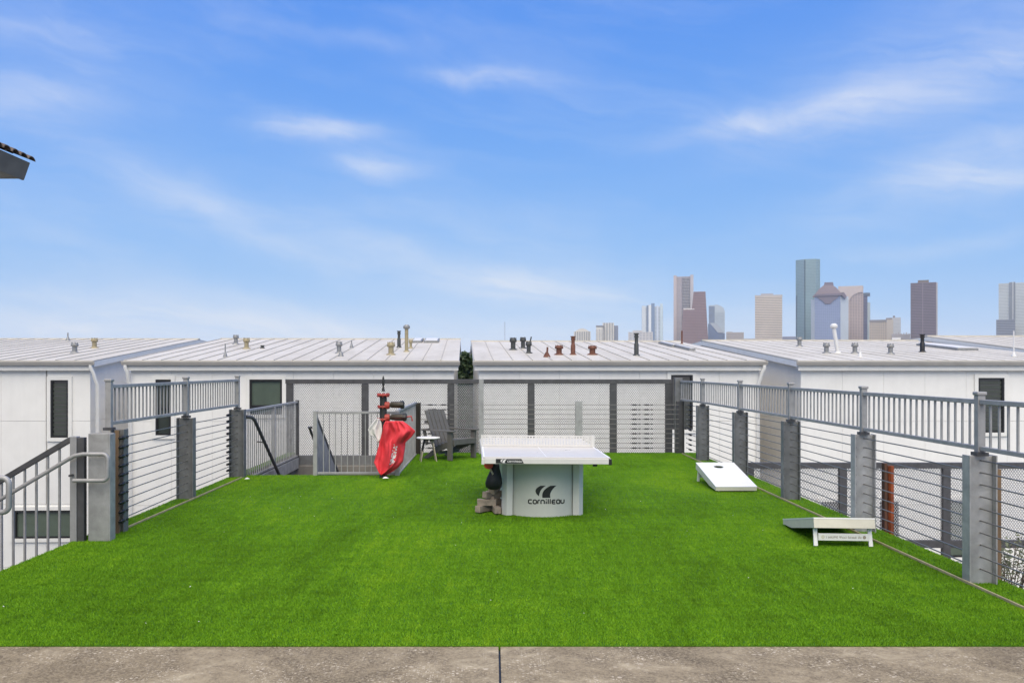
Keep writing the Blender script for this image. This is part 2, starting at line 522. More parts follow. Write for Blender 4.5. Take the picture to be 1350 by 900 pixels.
# ------------------------------------------------------------------ setting: ground, podium, walkway, turf
GZ = -6.6
tag(MB().add([(-3100, -50, GZ), (3100, -50, GZ), (3100, 3100, GZ), (-3100, 3100, GZ)], [(0, 1, 2, 3)]).build('ground', GROUND), kind='structure')
XL, XR, YF, YB = -4.42, 4.36, 5.68, 18.62          # turf edges
HX0, HX1, HY0 = -4.24, -1.66, 14.72                # stairwell opening
pod = MB()
pod.box(XL, XR, YF - 7.6, HY0, GZ + .01, -0.045)
pod.box(HX1, XR, HY0, YB + .2, GZ + .01, -0.045)
pod.box(XL, HX0, HY0, YB + .2, GZ + .01, -0.045)
pod.box(HX0, HX1, YB, YB + .2, GZ + .01, -0.30)
pod.box(HX0, HX1, HY0, YB, GZ + .01, -2.9)
tag(pod.build('terrace_podium', CONCS), kind='structure')
wk = thing('walkway', None, None); wk['kind'] = 'structure'
for (a, b) in ((-9.0, 0.036), (0.048, 4.36), (4.372, 9.0)):
    MB().box(a, b, -2.0, YF + .02, -0.16, -0.018).build('concrete_slab', CONC, wk, bevel=0.004)
MB().box(0.037, 0.047, -2.0, YF - .02, -0.06, -0.034).build('joint_filler', BLACK, wk)

rects = [(XL, XR, YF, HY0), (HX1, XR, HY0, YB), (XL, HX0, HY0, YB)]
tb = MB()
for (a, b, c, d) in rects: tb.box(a, b, c, d, -0.04, -0.012)
tag(tb.build('turf', TURF), kind='structure')


def make_grass():
    m = MB()
    for (a, b, c, d) in rects:
        n = max(1, int((d - c) / 0.5))
        for i in range(n):
            y0, y1 = c + (d - c) * i / n, c + (d - c) * (i + 1) / n
            if i == 0 and c == YF:
                k = 60
                xs = [a + (b - a) * q / k for q in range(k + 1)]
                ys = [YF - .004 + .012 * math.sin(x * 3.1) * math.sin(x * 1.3 + 1) + random.uniform(-.006, .006) for x in xs]
                for q in range(k):
                    m.add([(xs[q], ys[q], -0.012), (xs[q + 1], ys[q + 1], -0.012), (xs[q + 1], y1, -0.012), (xs[q], y1, -0.012)], [(0, 1, 2, 3)])
                continue
            m.add([(a, y0, -0.012), (b, y0, -0.012), (b, y1, -0.012), (a, y1, -0.012)], [(0, 1, 2, 3)])
    ob = m.build('turf_grass', BLADE)
    tag(ob, 'short bright green artificial turf covering the terrace', 'artificial turf', kind='stuff')
    ng = bpy.data.node_groups.new('grass_scatter', 'GeometryNodeTree')
    ng.interface.new_socket('Geometry', in_out='INPUT', socket_type='NodeSocketGeometry')
    ng.interface.new_socket('Geometry', in_out='OUTPUT', socket_type='NodeSocketGeometry')
    N = ng.nodes; L = ng.links
    gi = N.new('NodeGroupInput'); go = N.new('NodeGroupOutput')
    dist = N.new('GeometryNodeDistributePointsOnFaces')
    pos = N.new('GeometryNodeInputPosition'); sep = N.new('ShaderNodeSeparateXYZ')
    L.new(pos.outputs[0], sep.inputs[0])
    mr = N.new('ShaderNodeMapRange')
    L.new(sep.outputs[1], mr.inputs[0])
    for i, v in enumerate((5.6, 12.0, 16000.0, 5500.0)): mr.inputs[i + 1].default_value = v
    L.new(gi.outputs[0], dist.inputs['Mesh'])
    L.new(mr.outputs[0], dist.inputs['Density'])
    cone = N.new('GeometryNodeMeshCone')
    cone.inputs['Vertices'].default_value = 3
    cone.inputs['Side Segments'].default_value = 1
    cone.inputs['Radius Top'].default_value = 0.0
    cone.inputs['Radius Bottom'].default_value = 0.0028
    cone.inputs['Depth'].default_value = 0.019
    cone.fill_type = 'NONE' if hasattr(cone, 'fill_type') else None
    sm = N.new('GeometryNodeSetMaterial'); sm.inputs['Material'].default_value = BLADE
    L.new(cone.outputs['Mesh'], sm.inputs['Geometry'])
    inst = N.new('GeometryNodeInstanceOnPoints')
    L.new(dist.outputs['Points'], inst.inputs['Points'])
    L.new(sm.outputs['Geometry'], inst.inputs['Instance'])
    rv = N.new('FunctionNodeRandomValue'); rv.data_type = 'FLOAT_VECTOR'
    rv.inputs[0].default_value = (-0.75, -0.75, 0.0); rv.inputs[1].default_value = (0.95, 0.75, 6.28)
    L.new(rv.outputs[0], inst.inputs['Rotation'])
    rs = N.new('FunctionNodeRandomValue'); rs.data_type = 'FLOAT'
    rs.inputs[2].default_value = 0.6; rs.inputs[3].default_value = 1.15
    L.new(rs.outputs[1], inst.inputs['Scale'])
    L.new(inst.outputs[0], go.inputs[0])
    md = ob.modifiers.new('grass', 'NODES'); md.node_group = ng


make_grass()

# lower terrace to the right and its floor
LTZ = -1.95
tag(MB().box(XR + .01, 14.0, 3.0, 14.7, LTZ - .3, LTZ).build('lower_terrace', CONCS), kind='structure')

# stairwell steps (going down away from the camera) and its gravel-free floor
sw = thing('stairwell_steps', None, None, (-3.7, HY0, 0)); sw['kind'] = 'structure'
for i in range(9):
    MB().box(HX0 + .02, -3.08, HY0 + .28 * i + .005, HY0 + .28 * (i + 1) - .005, -.18 * (i + 1) - .16, -.18 * (i + 1)).build('step', CONCS, sw)

# steps going down to the left of the deck
ls = thing('side_stair', None, None, (XL, 8.3, 0)); ls['kind'] = 'structure'
for i in range(9):
    MB().box(XL - .29 * (i + 1) + .005, XL - .29 * i - .005, 7.62, 9.02, -.17 * (i + 1) - .18, -.17 * (i + 1)).build('step', CONCS, ls)

# tan edging strips along both fences
for x, lab in ((4.00, 'thin tan edging strip along the right cable fence'), (-4.15, 'thin tan edging strip along the left cable fence')):
    y0, y1 = (5.7, 18.3) if x > 0 else (9.75, 14.3)
    e = MB().box(x - .008, x + .008, y0, y1, -.01, .016).build('edging_strip', TAN, bevel=.004)
    tag(e, lab, 'edging strip', 'turf edging strips')


# ------------------------------------------------------------------ cable fences
def turnbuckle(x, y, z, parent, axis='y', sgn=1):
    m = MB()
    ax = Vector((0, 1, 0)) if axis == 'y' else Vector((1, 0, 0))
    q = .85 if axis == 'y' else .6
    p = Vector((x, y, z))
    m.tube([p - ax * .09, p - ax * .05, p - ax * .045, p + ax * .045, p + ax * .05, p + ax * .09],
           [.011 * q, .011 * q, .024 * q, .024 * q, .011 * q, .011 * q], 8)
    m.tube([p + ax * .09, p + ax * .13], .021 * q, 6)
    return m.build('turnbuckle', BLACK, parent)


def railing_post(x, y, z0, z1, parent):
    p = MB().box(x - .032, x + .032, y - .032, y + .032, z0, z1).build('railing_post', RAIL, parent, bevel=.004)
    MB().box(x - .042, x + .042, y - .042, y + .042, z1, z1 + .03).build('post_cap', RAIL, p, bevel=.008)
    MB().box(x - .05, x + .05, y - .05, y + .05, z0 - .03, z0).build('foot_plate', DARK, p)
    return p


def railing_run(a, b, zt, zb, parent, n, w=.016, bal=None, rail=RAIL):
    """rails with upright balusters between a and b (plan points)"""
    a = Vector((a[0], a[1], 0)); b = Vector((b[0], b[1], 0))
    d = (b - a).normalized()
    up = Vector((0, 0, 1))
    MB().bar(a + up * (zt - .02), b + up * (zt - .02), .045, .04).build('top_rail', rail, parent, bevel=.004)
    MB().bar(a + up * (zb + .018), b + up * (zb + .018), .04, .036).build('bottom_rail', rail, parent, bevel=.004)
    src = None
    for i in range(1, n):
        p = a.lerp(b, i / n)
        if src is None:
            src = MB().box(-w / 2, w / 2, -w / 2, w / 2, zb + .037, zt - .041).build('baluster', rail, parent, local=True)
            src.location = p - Vector(origin_of(parent)) + Vector((0, 0, origin_of(parent)[2])) if False else Vector((p.x - origin_of(parent)[0], p.y - origin_of(parent)[1], -origin_of(parent)[2]))
        else:
            dup_piece(src, (p.x - origin_of(parent)[0], p.y - origin_of(parent)[1], -origin_of(parent)[2]), parent)


CZ = [.115 + .1017 * i for i in range(10)]

# --- right fence
FXR = 4.12
rf = thing('cable_fence', 'long steel cable fence with baluster rail running along the right edge of the turf', 'fence', (FXR, 12, 0), group='cable fences round the deck')
rposts = [4.88, 7.32, 9.62, 11.97, 14.42, 17.0]
for y in rposts:
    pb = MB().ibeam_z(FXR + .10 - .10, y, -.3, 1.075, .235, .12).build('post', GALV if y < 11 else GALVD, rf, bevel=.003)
    if y < 13:
        for z in CZ:
            MB().lathe(FXR - .095, y - .012, [(.013, -.008), (.013, .008)], 8, base=z).build('grommet', BLACK, pb)
    railing_post(FXR, y, 1.10, 1.58, rf)
for z in CZ:
    MB().tube([(FXR, 4.6, z), (FXR, 18.45, z)], .0062, 6).build('cable', CABLE, rf)
    turnbuckle(FXR - .02, 17.95, z, rf)
ye = rposts + [18.9]
for i in range(len(ye) - 1):
    xe = FXR if i < len(ye) - 2 else FXR - .12
    railing_run((FXR, ye[i] + .034), (xe, ye[i + 1] - .034), 1.545, 1.115, rf, 19 if i < 5 else 14)
railing_run((FXR, 3.2), (FXR, 4.88 - .034), 1.545, 1.115, rf, 13)
MB().ibeam_z(FXR - .12, 18.5, -.3, 1.1, .16, .14).build('end_post', DARK, rf)
MB().box(FXR - .22, FXR - .06, 18.52, 18.60, -.3, 1.6).build('corner_post', GALVD, rf, bevel=.004)

# --- left fence
FXL = -4.27
lf = thing('cable_fence', 'short steel cable fence with baluster rail on the left edge beside the side stair', 'fence', (FXL, 12, 0), group='cable fences round the deck')
MB().ibeam_z(FXL, 12.03, -.3, 1.12, .235, .12).build('post', GALVD, lf, bevel=.003)
MB().ibeam_z(FXL, 14.45, -.3, 1.12, .25, .13).build('post', GALVD, lf, bevel=.003)
pl = MB().ibeam_z(FXL + .105, 9.64, -.3, 1.13, .15, .12).build('post', GALVD, lf, bevel=.003)
MB().box(FXL + .115, FXL + .158, 9.50, 9.54, -.1, 1.125).build('timber_packer', WOOD, lf)
# big column turned with its flange to the camera
cb = MB()
cb.box(-4.26, -4.045, 9.10, 9.116, -.3, 1.12); cb.box(-4.26, -4.045, 9.21, 9.226, -.3, 1.12); cb.box(-4.16, -4.145, 9.116, 9.21, -.3, 1.115)
cb.box(-4.045, -4.03, 9.10, 9.23, -.3, 1.115)
tagc = cb.build('end_post', GALV, lf, bevel=.003)
for z in CZ:
    MB().tube([(FXL + .09, 9.62, z), (FXL + .02, 12.03, z), (FXL, 14.45, z)], .0062, 6).build('cable', CABLE, lf)
    turnbuckle(FXL + .172, 9.56, z + .01, lf)
    turnbuckle(FXL - .12, 14.33, z, lf)
for y in (9.62, 12.03, 14.45): railing_post(FXL, y, 1.15, 1.66, lf)
railing_run((FXL, 9.654), (FXL, 11.996), 1.625, 1.175, lf, 21)
railing_run((FXL, 12.064), (FXL, 14.416), 1.625, 1.175, lf, 21)

# --- side stair guard and handrails
sg = thing('stair_guard', 'sloping grey baluster guard going down the side stair at the left', 'stair railing', (-4.45, 9.1, 0))
gy = 9.12
top0, bot0, slope = 1.06, -.05, .59
MB().box(-4.37, -4.30, gy - .035, gy + .035, -.25, 1.08).build('newel_post', DARK, sg, bevel=.004)
MB().box(-4.445, -4.375, gy - .04, gy + .04, -.35, 1.09).build('newel_post', RAIL, sg, bevel=.004)
xe = -6.6
MB().bar((-4.45, gy, top0), (xe, gy, top0 - slope * (-4.45 - xe)), .05, .055).build('top_rail', DARK, sg, bevel=.004)
MB().bar((-4.45, gy, bot0 - .1), (xe, gy, bot0 - .1 - slope * .93 * (-4.45 - xe)), .05, .05).build('bottom_rail', DARK, sg, bevel=.004)
for i in range(1, 17):
    x = -4.45 - .122 * i
    dz = slope * (-4.45 - x)
    MB().box(x - .01, x + .01, gy - .01, gy + .01, bot0 - .1 - .93 * dz, top0 - dz).build('baluster', RAIL, sg)


def loop_rail(x_end, x_turn, y, zt, zb, x_far, slope, name_parent, r=.021):
    """handrail that runs up a stair, levels out and returns on itself"""
    pts = [(x_far, y, zt - slope * (x_turn - x_far)), (x_turn - .06, y, zt - slope * .06)]
    for k in range(5):
        t = k / 4
        pts.append((x_turn - .03 + .09 * t, y, zt - .018 + .018 * t))
    rr = .055
    pts.append((x_end - rr, y, zt))
    for k in range(1, 7):
        a = PI / 2 * (1 - k / 6)
        pts.append((x_end - rr + rr * math.cos(a), y, zt - rr + rr * math.sin(a)))
    for k in range(1, 7):
        a = -PI / 2 * k / 6
        pts.append((x_end - rr + rr * math.cos(a), y, zb + rr + rr * math.sin(a)))
    pts.append((x_end - .36, y, zb))
    return MB().tube(pts, r, 12).build('handrail', RAIL, name_parent)


hr = loop_rail(-4.01, -4.33, 9.0, .915, .64, -6.6, slope, sg)
MB().tube([(-4.41, 9.0, .69), (-4.41, 9.09, .69)], .012, 8).build('bracket', DARK, sg)
nh = thing('stair_handrail', 'grey tube handrail with looped end at the near side of the side stair', 'handrail', (-4.4, 7.6, 0))
loop_rail(-4.255, -4.55, 7.6, .845, .545, -6.8, slope, nh, .024)
for x in (-4.6, -5.7):
    MB().tube([(x, 7.6, -.2 - .59 * (-4.5 - x)), (x, 7.6, .55 - .59 * (-4.55 - x))], .019, 10).build('upright', RAIL, nh)


# ------------------------------------------------------------------ expanded-mesh fences
def mesh_panel(x0, x1, z0, z1, y, parent, cell=.046, r=.0050):
    m = MB()
    w = x1 - x0; h = z1 - z0
    k = 1.35                                   # diamonds taller than wide
    n = int((w + h / k) / cell)
    for sgn in (1, -1):
        for i in range(1, n):
            u0 = i * cell - h / k              # at z0
            pts = []
            # line u = u0 + t*h/k , v = t*h
            ta = max(0.0, -u0 / (h / k)); tb_ = min(1.0, (w - u0) / (h / k))
            if tb_ - ta < .01: continue
            ua, va = u0 + ta * h / k, ta * h
            ub, vb = u0 + tb_ * h / k, tb_ * h
            if sgn < 0: ua, ub = w - ua, w - ub
            yy = y + (.003 if sgn < 0 else -.003)
            d = Vector((ub - ua, 0, vb - va)).normalized(); nrm = Vector((-d.z, 0, d.x)) * r
            A = Vector((x0 + ua, yy, z0 + va)); B = Vector((x0 + ub, yy, z0 + vb)); t = Vector((0, .003, 0))
            m.add([A - nrm - t, A + nrm - t, B + nrm - t, B - nrm - t, A - nrm + t, A + nrm + t, B + nrm + t, B - nrm + t],
                  [(0, 1, 2, 3), (7, 6, 5, 4), (0, 3, 7, 4), (1, 5, 6, 2)])
    return m.build('mesh_panel', MESHM, parent)


MY = 18.86
bf = thing('mesh_fence', 'tall dark framed wire mesh fence across the back of the turf', 'fence', (0, MY, 0), group='wire mesh fences')
mposts = [-4.43, -2.79, -.92, .83, 2.62, 3.83]
MB().box(-4.52, 3.90, MY - .05, MY + .05, 1.47, 1.565).build('top_rail', DARK, bf, bevel=.005)
MB().box(-4.52, -1.5, MY - .045, MY + .045, -.30, -.09).build('bottom_rail', GALVD, bf, bevel=.005)
for x in mposts:
    MB().box(x - .075, x + .075, MY - .04, MY + .04, -.32, 1.468).build('post', DARK, bf, bevel=.004)
for a, b in zip(mposts[:-1], mposts[1:]):
    mesh_panel(a + .076, b - .076, -.085, 1.468, MY, bf)

lm = thing('mesh_fence', 'lower dark framed wire mesh fence on the terrace below the right side', 'fence', (7, 14.9, LTZ), group='wire mesh fences')
ly = 14.9
lposts = [4.42, 6.02, 7.80, 9.56, 11.3]
MB().box(4.36, 11.4, ly - .045, ly + .045, .085, .185).build('top_rail', DARK, lm, bevel=.005)
MB().box(4.36, 11.4, ly - .04, ly + .04, -1.28, -1.15).build('bottom_rail', DARK, lm, bevel=.005)
for x in lposts:
    MB().box(x - .065, x + .065, ly - .047, ly + .047, LTZ, .083).build('post', DARK, lm, bevel=.004)
for a, b in zip(lposts[:-1], lposts[1:]):
    mesh_panel(a + .066, b - .066, -1.149, .083, ly, lm)

# cable fence in front of the mesh, from the stairwell corner to the right corner
cf = thing('cable_fence', 'low cable fence with turnbuckles standing in front of the mesh at the back', 'fence', (1.2, 18.4, 0), group='cable fences round the deck')
MB().ibeam_z(-1.60, 18.30, -.2, 1.08, .13, .16).build('end_post', DARKW, cf, bevel=.003)
MB().box(-.30, -.20, 18.34, 18.44, -.2, 1.58).build('post', GALV, cf, bevel=.004)
MB().box(1.75, 1.90, 18.36, 18.44, -.2, 1.11).build('post', GALV, cf, bevel=.004)
for z in CZ:
    MB().tube([(-1.60, 18.37, z), (3.95, 18.37, z)], .0062, 6).build('cable', CABLE, cf)
    turnbuckle(-1.33, 18.35, z, cf, 'x'); turnbuckle(-1.05, 18.35, z, cf, 'x')
    turnbuckle(3.00, 18.35, z, cf, 'x'); turnbuckle(3.26, 18.35, z, cf, 'x')

# ------------------------------------------------------------------ stairwell guards
sl = thing('stairwell_guard', 'pale grey baluster guard along the left side of the stairwell opening', 'stair railing', (HX0, 16.5, 0), group='guards round the stairwell')
gx = HX0 + .02
MB().box(gx - .03, gx + .05, 14.55, 14.63, -.1, 1.11).build('post', GALV, sl, bevel=.004)
railing_run((gx, 14.63), (gx, 18.6), 1.10, -.10, sl, 30, w=.02, rail=GALV)
MB().box(gx - .03, gx + .04, 14.63, 18.6, -.34, -.12).build('kick_plate', GALV, sl)
MB().box(gx - .035, gx + .035, 16.6, 16.67, -.1, 1.06).build('post', GALV, sl, bevel=.004)
MB().box(gx - .035, gx + .035, 18.6, 18.67, -.3, 1.12).build('post', DARK, sl, bevel=.004)
hp = [(gx + .05, 14.60, .99), (gx + .12, 14.68, .975), (gx + .14, 14.78, .93), (gx + .14, 17.2, -.70)]
MB().tube(hp, .03, 10).build('handrail', DARK, sl)
for y in (15.4,):
    MB().tube([(gx + .02, y, .5), (gx + .14, y, .49)], .012, 6).build('bracket', DARK, sl)

sr = thing('stairwell_guard', 'grey baluster guard round the front and right side of the stairwell opening', 'stair railing', (-2.3, 14.7, 0), group='guards round the stairwell')
railing_run((-2.98, 14.68), (-1.66, 14.68), 1.075, .01, sr, 13, w=.014, rail=RAIL)
MB().box(-3.05, -2.98, 14.645, 14.715, -.05, 1.085).build('post', GALV, sr, bevel=.004)
MB().box(-1.66, -1.59, 14.645, 14.715, -.05, 1.085).build('post', GALV, sr, bevel=.004)
railing_run((-1.625, 14.72), (-1.625, 18.2), 1.10, -.02, sr, 27, w=.02, rail=GALV)
# sloping guard down the inner side of the flight, with a close-set panel of bars
def zr(y): return 1.07 - .60 * (y - 14.72)
MB().bar((-3.03, 14.70, 1.04), (-3.03, 16.9, zr(16.9)), .04, .05).build('sloping_rail', DARK, sr)
pn = MB()
pn.add([(-3.04, 14.73, -.02), (-3.04, 16.7, -1.2), (-3.04, 16.7, zr(16.7) - .03), (-3.04, 14.73, zr(14.73) - .03),
        (-3.02, 14.73, -.02), (-3.02, 16.7, -1.2), (-3.02, 16.7, zr(16.7) - .03), (-3.02, 14.73, zr(14.73) - .03)],
       [(3, 2, 1, 0), (4, 5, 6, 7), (0, 1, 5, 4), (1, 2, 6, 5), (2, 3, 7, 6), (3, 0, 4, 7)])
pn.build('side_panel', GALV, sr)
MB().tube([(-3.08, 14.70, .80), (-3.13, 14.72, .80), (-3.13, 16.8, -.46)], .022, 10).build('handrail', DARK, sr)

# ------------------------------------------------------------------ standpipe, cloths
SX, SY = -1.83, 14.42
sp_ = thing('standpipe', 'dark iron fire standpipe with red flanged valves in front of the stairwell guard', 'standpipe', (SX, SY, 0))
MB().lathe(SX, SY, [(.075, -.02), (.06, .02), (.06, 1.36)], 16).build('riser', PIPE, sp_)
def flange(z0, r, h, par=sp_, bolts=8):
    f = MB().lathe(SX, SY, [(r * .8, z0), (r, z0 + .012), (r, z0 + h - .012), (r * .8, z0 + h)], 18).build('flange', REDP, par)
    for k in range(bolts):
        a = 2 * PI * k / bolts
        MB().lathe(SX + r * .85 * math.cos(a), SY + r * .85 * math.sin(a), [(.012, z0 - .012), (.012, z0 + h + .012)], 6).build('bolt', REDP, f)
flange(1.34, .108, .04)
flange(1.15, .10, .03); flange(.94, .105, .03); flange(.70, .09, .04, bolts=6)
MB().lathe(SX, SY, [(.03, 1.42), (.022, 1.46), (.012, 1.50), (.022, 1.54), (.024, 1.60), (.012, 1.66), (.006, 1.68)], 10).build('air_valve', PIPE, sp_)
def outlet(z, l):
    MB().tube([(SX + .04, SY - .02, z), (SX + .09, SY - .03, z), (SX + .11, SY - .03, z)], [.062, .062, .05], 14).build('valve_body', REDP, sp_)
    MB().tube([(SX + .11, SY - .03, z), (SX + .13, SY - .03, z), (SX + .14, SY - .03, z + .01), (SX + l - .05, SY - .04, z + .01)], [.035, .035, .052, .055], 14).build('hose_outlet', BRASS, sp_)
    MB().tube([(SX + l - .05, SY - .04, z + .01), (SX + l, SY - .04, z + .012), (SX + l + .015, SY - .04, z + .012)], [.066, .066, .05], 8, smooth=False).build('outlet_cap', PIPE, sp_)
outlet(1.19, .34); outlet(.985, .38)
MB().tube([(SX + .38, SY - .04, .995), (SX + .47, SY - .05, 1.01), (SX + .49, SY - .05, .93)], .013, 8).build('valve_handle', REDP, sp_)


def cloth(name, outline_rows, depth_fn, m, y0, label, cat, nx=26, seed=1, loc=None):
    """hanging cloth: rows of (z, x_left, x_right); folds push it in and out; closed with a back skin"""
    rnd = random.Random(seed)
    ny = 40
    zs = [r[0] for r in outline_rows]
    def lerp_row(t):
        z = zs[0] + (zs[-1] - zs[0]) * t
        for a, b in zip(outline_rows[:-1], outline_rows[1:]):
            if a[0] >= z >= b[0]:
                k = (a[0] - z) / (a[0] - b[0] + 1e-9)
                return z, a[1] + (b[1] - a[1]) * k, a[2] + (b[2] - a[2]) * k
        return outline_rows[-1]
    front = []
    for j in range(ny + 1):
        z, xl, xr = lerp_row(j / ny)
        for i in range(nx + 1):
            u = i / nx
            front.append((xl + (xr - xl) * u, y0 - depth_fn(u, j / ny), z + .02 * math.sin(u * 9 + j * .2) * (j / ny)))
    back = [(x, y + .03 + .11 * math.sin(PI * ((k % (nx + 1)) / nx)), z) for k, (x, y, z) in enumerate(front)]
    n1 = len(front); W = nx + 1
    fs = []
    for j in range(ny):
        for i in range(nx):
            a = j * W + i
            fs.append((a, a + W, a + W + 1, a + 1)); fs.append((n1 + a, n1 + a + 1, n1 + a + W + 1, n1 + a + W))
    edge = [i for i in range(W)] + [j * W + nx for j in range(1, ny + 1)] + [ny * W + i for i in range(nx - 1, -1, -1)] + [j * W for j in range(ny - 1, 0, -1)]
    for a, b in zip(edge, edge[1:] + edge[:1]): fs.append((a, b, n1 + b, n1 + a))
    mb = MB().add(front + back, fs, True)
    return tag(mb.build(name, m, o=loc), label, cat), front


def red_folds(u, v):
    w = u + .35 * v                                    # folds run slantwise
    d = .15 + .05 * math.sin(PI * u)
    d += .050 * math.sin(w * 9 + 1.3 * math.sin(v * 4)) * (.3 + .7 * v)
    d += .030 * math.sin((u - .8 * v) * 14 + 2) * math.sin(PI * min(1, v * 1.4))
    d += .022 * math.sin(u * 31 + 3 * math.sin(v * 7)) * (1 - .5 * v)
    d += .060 * math.exp(-((u - .72) / .16) ** 2 - ((v - .22) / .12) ** 2)      # the flap at the right shoulder
    d += .045 * math.exp(-((u - .35 - .3 * v) / .07) ** 2) * (.4 + v)
    d -= .050 * math.exp(-((u - .55 - .1 * v) / .06) ** 2) * v
    return d
S = FPX / 14.25
def zz(y): return EYE - (y - VY) / S
def xx(x): return (x - VX) / S
red, rfront = cloth('hanging_cloth',
    [(zz(555), xx(508), xx(531)), (zz(561), xx(505.5), xx(540)), (zz(568), xx(504.5), xx(548)), (zz(575), xx(502.5), xx(543)), (zz(583), xx(500.5), xx(534)),
     (zz(595), xx(497), xx(533)), (zz(609), xx(493), xx(531)), (zz(616), xx(496), xx(525)), (zz(622), xx(499), xx(515)), (zz(626), xx(501.5), xx(505))],
    red_folds, REDC, SY - .02, 'crumpled red cloth with white lettering hung over the standpipe', 'cloth', loc=(SX, SY, .1))
# rough white lettering printed down its middle: small raised pieces that follow the folds
W_ = 27
pr = MB()
rnd = random.Random(5)
for j in range(17, 31):
    for i in (15, 16, 17, 18):
        if rnd.random() < .72:
            a = j * W_ + i
            q = [Vector(rfront[k]) + Vector((0, -.006, 0)) for k in (a, a + W_, a + W_ + 1, a + 1)]
            if rnd.random() < .4: q = [q[0], q[1], q[1].lerp(q[2], .5), q[0].lerp(q[3], .5)]
            pr.add(q, [(0, 1, 2, 3)], True)
pr.build('lettering', WPRINT, red)
wh, _ = cloth('hanging_cloth', [(zz(552), xx(496), xx(500)), (zz(558), xx(490), xx(502)), (zz(566), xx(484.5), xx(503)), (zz(572), xx(487), xx(503)), (zz(578), xx(494), xx(502)), (zz(583), xx(497), xx(499))],
      lambda u, v: .06 + .03 * math.sin(u * 12 + v * 4) + .03 * math.sin(PI * u), WHITEC, SY - .04,
      'small white cloth hung on the left side of the standpipe', 'cloth', nx=12, seed=3, loc=(SX - .1, SY, .6))

# white scraps on the turf
def scrap(x, y, s, lab):
    m = MB(); m.add([(x - s, y - s * .5, .028), (x + s * .8, y - s * .6, .034), (x + s, y + s * .5, .03), (x - s * .7, y + s * .6, .045), (x, y, .055)],
                    [(0, 1, 4), (1, 2, 4), (2, 3, 4), (3, 0, 4), (3, 2, 1, 0)])
    tag(m.build('scrap', WHITEC), lab, 'scrap', 'white scraps on the turf')
scrap(xx(511), 14.0, .05, 'white paper scrap below the red cloth')
scrap((326 - VX) / FPX * 13.9, 13.9, .04, 'white paper scrap at the left end of the turf by the stairwell')

sk_ = MB(); rnd = random.Random(21)
for _ in range(26):
    x, y = rnd.uniform(-3.9, 3.9), rnd.uniform(5.8, 13.5); a = rnd.uniform(0, 6.28); q = rnd.uniform(.003, .008)
    sk_.add([(x + q * math.cos(a), y + q * math.sin(a), .016), (x + q * math.cos(a + 2.1), y + q * math.sin(a + 2.1), .013), (x + q * math.cos(a + 4.2), y + q * math.sin(a + 4.2), .018), (x, y, .022)],
            [(0, 1, 3), (1, 2, 3), (2, 0, 3)])
tag(sk_.build('turf_specks', WHITEC), 'tiny pale specks of litter scattered over the artificial turf', 'litter', kind='stuff')

# ------------------------------------------------------------------ table tennis table
TX, TY = .593, 10.18 + 1.37
tt = thing('table_tennis_table', 'white outdoor table tennis table on a curved grey steel base', 'table tennis table', (TX, TY, 0), R(1.4))
tt.rotation_euler = (0, R(.45), R(1.4))
hw, hl, TH = .7625, 1.37, .76
for s in (-1, 1):
    y0, y1 = (-hl, -.004) if s < 0 else (.004, hl)
    MB().box(-hw + .012, hw - .012, y0 + .012, y1 - .0, TH - .012, TH).build('table_top', TABLEM, tt, local=True)
    ln = MB()
    ln.box(-hw + .013, -hw + .033, y0 + .02, y1 - .001, TH + .0003, TH + .0012); ln.box(hw - .033, hw - .013, y0 + .02, y1 - .001, TH + .0003, TH + .0012)
    ye_ = y0 if s < 0 else y1 - .033
    ln.box(-hw + .034, hw - .034, ye_ + .013, ye_ + .033, TH + .0003, TH + .0012)
    ln.box(-.0035, .0035, y0 + .034, y1 - .034, TH + .0003, TH + .0012)
    ln.build('line_marking', TABLEW, tt, local=True)
    # steel edge frame under the top
    fr = MB()
    ef = y0 if s < 0 else y1
    fr.box(-hw + .03, hw - .03, ef - .012, ef + .012, TH - .078, TH - .014)
    fr.box(-hw, -hw + .03, y0 + (.03 if s < 0 else 0), y1 - (0 if s < 0 else .03), TH - .07, TH - .014)
    fr.box(hw - .03, hw, y0 + (.03 if s < 0 else 0), y1 - (0 if s < 0 else .03), TH - .07, TH - .014)
    fr.build('edge_frame', TSTEEL, tt, local=True, bevel=.004)
    MB().box(-hw + .03, hw - .03, ef + (.0125 if s < 0 else -.0225), ef + (.0225 if s < 0 else -.0125), TH - .014, TH - .0065).build('edge_strip', GALV, tt, local=True)
    for sx in (-1, 1):
        c = MB(); c.box(sx * hw - .018 - (.012 if sx > 0 else -.012), sx * hw + .018 - (.012 if sx > 0 else -.012), ef - .014, ef + .02 if s < 0 else ef + .014, TH - .088, TH - .016)
        c.build('corner_guard', BLACK if sx > 0 else TSTEEL, tt, local=True, bevel=.006)
